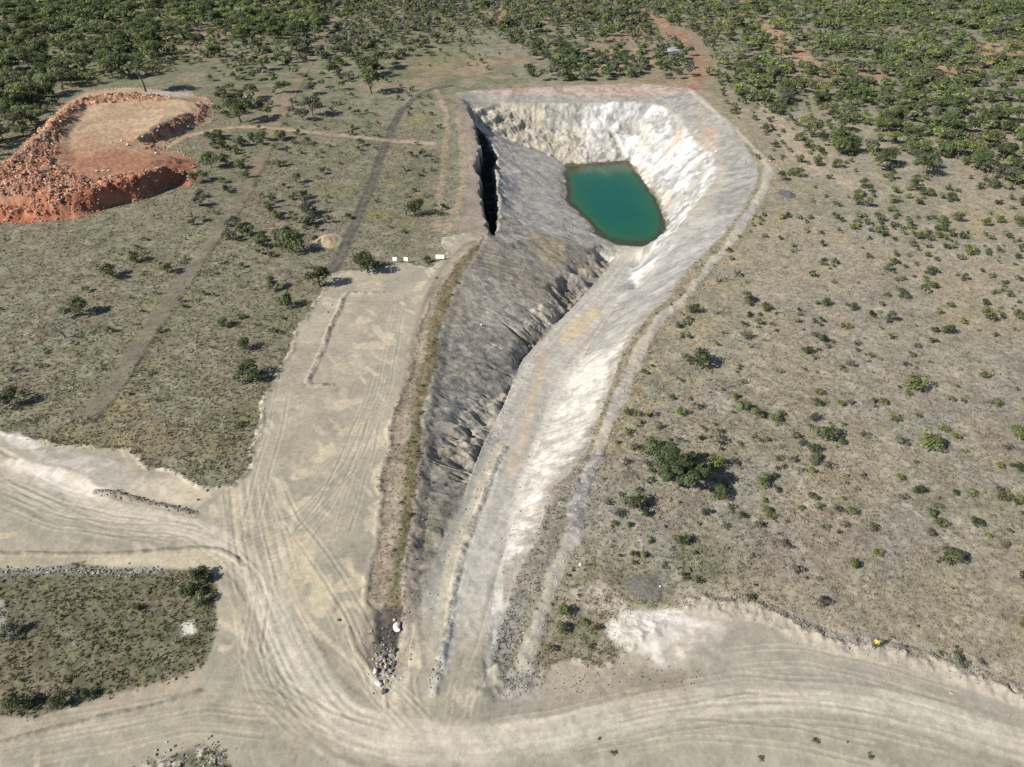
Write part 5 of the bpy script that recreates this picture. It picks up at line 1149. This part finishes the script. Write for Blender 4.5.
# ------------------------------------------------------------------ person at the roadside
def person(px, py, face):
    p = on(px, py); J = {}
    V = [('pelvis', 0, 0, .95, .125, .10), ('waist', 0, 0, 1.08, .125, .095), ('chest', 0, .01, 1.28, .155, .11), ('neckb', 0, 0, 1.45, .075, .07), ('neck', 0, .01, 1.52, .055, .055), ('jaw', 0, .03, 1.59, .065, .075), ('head', 0, .02, 1.67, .075, .09), ('crown', 0, .0, 1.74, .06, .07)]
    E = [(i, i + 1) for i in range(7)]
    def add(n, x, y, z, r, r2, par): V.append((n, x, y, z, r, r2)); E.append((par, len(V) - 1)); return len(V) - 1
    for s in (-1, 1):
        h = add('hip', s * .10, 0, .86, .09, .095, 0); k = add('knee', s * .12, .02 + .05 * (s > 0), .48, .06, .065, h); c = add('calf', s * .12, -.01 + .04 * (s > 0), .33, .055, .06, k); a = add('ankle', s * .125, -.02, .09, .04, .045, c); add('toe', s * .14, .14, .04, .04, .03, a)
        sh = add('shoulder', s * .19, 0, 1.42, .065, .065, 2); el = add('elbow', s * .26, -.03, 1.13, .043, .043, sh); wr = add('wrist', s * .25, .10, .90, .028, .03, el); pa = add('palm', s * .25, .13, .83, .02, .036, wr)
        for f in range(4):
            b = add('finger', s * (.245 + .004 * f), .10 + .022 * f, .785, .0095, .0095, pa); add('fingertip', s * (.235 + .004 * f), .115 + .02 * f, .725 + .008 * abs(f - 1.5), .008, .008, b)
        th = add('thumb', s * .225, .165, .84, .011, .011, pa); add('thumbtip', s * .215, .18, .79, .009, .009, th)
    me = bpy.data.meshes.new('person'); me.from_pydata([v[1:4] for v in V], E, []); o = lin(bpy.data.objects.new('person', me))
    md = o.modifiers.new('skin', 'SKIN'); sd = me.skin_vertices[0].data
    for i, v in enumerate(V): sd[i].radius = v[4:6]; sd[i].use_root = (i == 0)
    o.modifiers.new('sub', 'SUBSURF').levels = 1
    dg = bpy.context.evaluated_depsgraph_get(); nm = bpy.data.meshes.new_from_object(o.evaluated_get(dg)); o.modifiers.clear(); o.data = nm
    nm.materials.clear()
    for m in (plain_mat('brown_skin', (.13, .075, .05), .6, .05, 5, 0), plain_mat('yellow_work_shirt', (.56, .40, .03), .8, .08, 8, .2), plain_mat('dark_work_trousers', (.035, .037, .045), .85, .15, 8, .2), plain_mat('black_boots', (.02, .02, .02), .5, .1, 8, 0)): nm.materials.append(m)
    for f in nm.polygons:
        c = f.center; f.use_smooth = True
        f.material_index = 3 if c.z < .11 else 2 if (c.z < .98 and abs(c.x) < .205) else 1 if (c.z < 1.47 and c.z > 1.02) or (c.z > .95 and abs(c.x) < .2 and c.z < 1.47) else 0
    def child(name, bm, mat):
        for f in bm.faces: f.smooth = True
        return bobj(name, bm, mat, o)
    bm = bmesh.new(); bmesh.ops.create_uvsphere(bm, u_segments=16, v_segments=10, radius=.098)
    for v in bm.verts: v.co = (v.co.x * .92, v.co.y * 1.08, v.co.z * 1.05)
    bmesh.ops.delete(bm, geom=[v for v in bm.verts if v.co.z < -.02 and v.co.y > -.03 or v.co.z < -.06], context='VERTS'); bmesh.ops.translate(bm, vec=(0, -.005, 1.70), verts=bm.verts); child('hair', bm, plain_mat('black_hair', (.015, .013, .012), .7, .1, 9, 0))
    bm = bmesh.new(); bmesh.ops.create_cone(bm, segments=8, radius1=.018, radius2=.006, depth=.05, cap_ends=True); bmesh.ops.rotate(bm, cent=(0, 0, 0), matrix=Matrix.Rotation(-math.pi / 2.6, 3, 'X'), verts=bm.verts); bmesh.ops.translate(bm, vec=(0, .118, 1.645), verts=bm.verts); child('nose', bm, nm.materials[0])
    for s in (-1, 1):
        bm = bmesh.new(); bmesh.ops.create_uvsphere(bm, u_segments=8, v_segments=6, radius=.013); bmesh.ops.translate(bm, vec=(s * .032, .103, 1.67), verts=bm.verts); child('eye', bm, nm.materials[3])
        bm = bmesh.new(); bmesh.ops.create_uvsphere(bm, u_segments=8, v_segments=6, radius=.025); bmesh.ops.scale(bm, vec=(.4, .8, 1.2), verts=bm.verts); bmesh.ops.translate(bm, vec=(s * .082, .01, 1.65), verts=bm.verts); child('ear', bm, nm.materials[0])
    bm = bmesh.new(); box(bm, (0, .106, 1.605), (.045, .012, .010)); child('mouth', bm, plain_mat('lips', (.16, .06, .05), .6, .05, 5, 0))
    o.location = (p[0], p[1], float(gz(p[0], p[1])[0]) - .01); o.rotation_euler = (0, 0, face); o.scale = (.9, .9, .95); tag(o, 'person in a yellow shirt and dark trousers standing at the edge of the haul road', 'person')
person(871.5, 651.5, 2.4)
print('objects', time.time() - T0)
# ------------------------------------------------------------------ light, sky, camera
S = Vector((-math.cos(math.radians(27)) * math.cos(math.radians(37)), -math.sin(math.radians(27)) * math.cos(math.radians(37)), math.sin(math.radians(37))))
sl = bpy.data.lights.new('sun', 'SUN'); sl.energy = 4.6; sl.angle = math.radians(.53); sl.color = (1, .95, .865)
so = lin(bpy.data.objects.new('sun', sl)); so.rotation_euler = (-S).to_track_quat('-Z', 'Y').to_euler()
w = bpy.data.worlds.new('World'); SC.world = w; w.use_nodes = True
bgn = w.node_tree.nodes['Background']; sk = w.node_tree.nodes.new('ShaderNodeTexSky'); sk.sky_type = 'NISHITA'; sk.sun_disc = False
sk.sun_elevation = math.radians(37); sk.sun_rotation = math.atan2(S.x, S.y) % (2 * math.pi)
sk.altitude = 900; sk.dust_density = 2.0
w.node_tree.links.new(sk.outputs[0], bgn.inputs[0]); bgn.inputs[1].default_value = .065
cd = bpy.data.cameras.new('camera'); cd.sensor_fit = 'HORIZONTAL'; cd.angle = 2 * math.atan(512 / F); cd.clip_end = 30000; cd.clip_start = .5
co = lin(bpy.data.objects.new('camera', cd)); co.location = (0, 0, H); co.rotation_euler = (math.pi / 2 - PITCH, 0, 0)
SC.camera = co
SC.cycles.use_denoising = False
vs = SC.view_settings; vs.view_transform = 'Standard'; vs.look = 'None'; vs.exposure = 0.93; vs.gamma = 1; vs.use_curve_mapping = False
print('done', time.time() - T0)
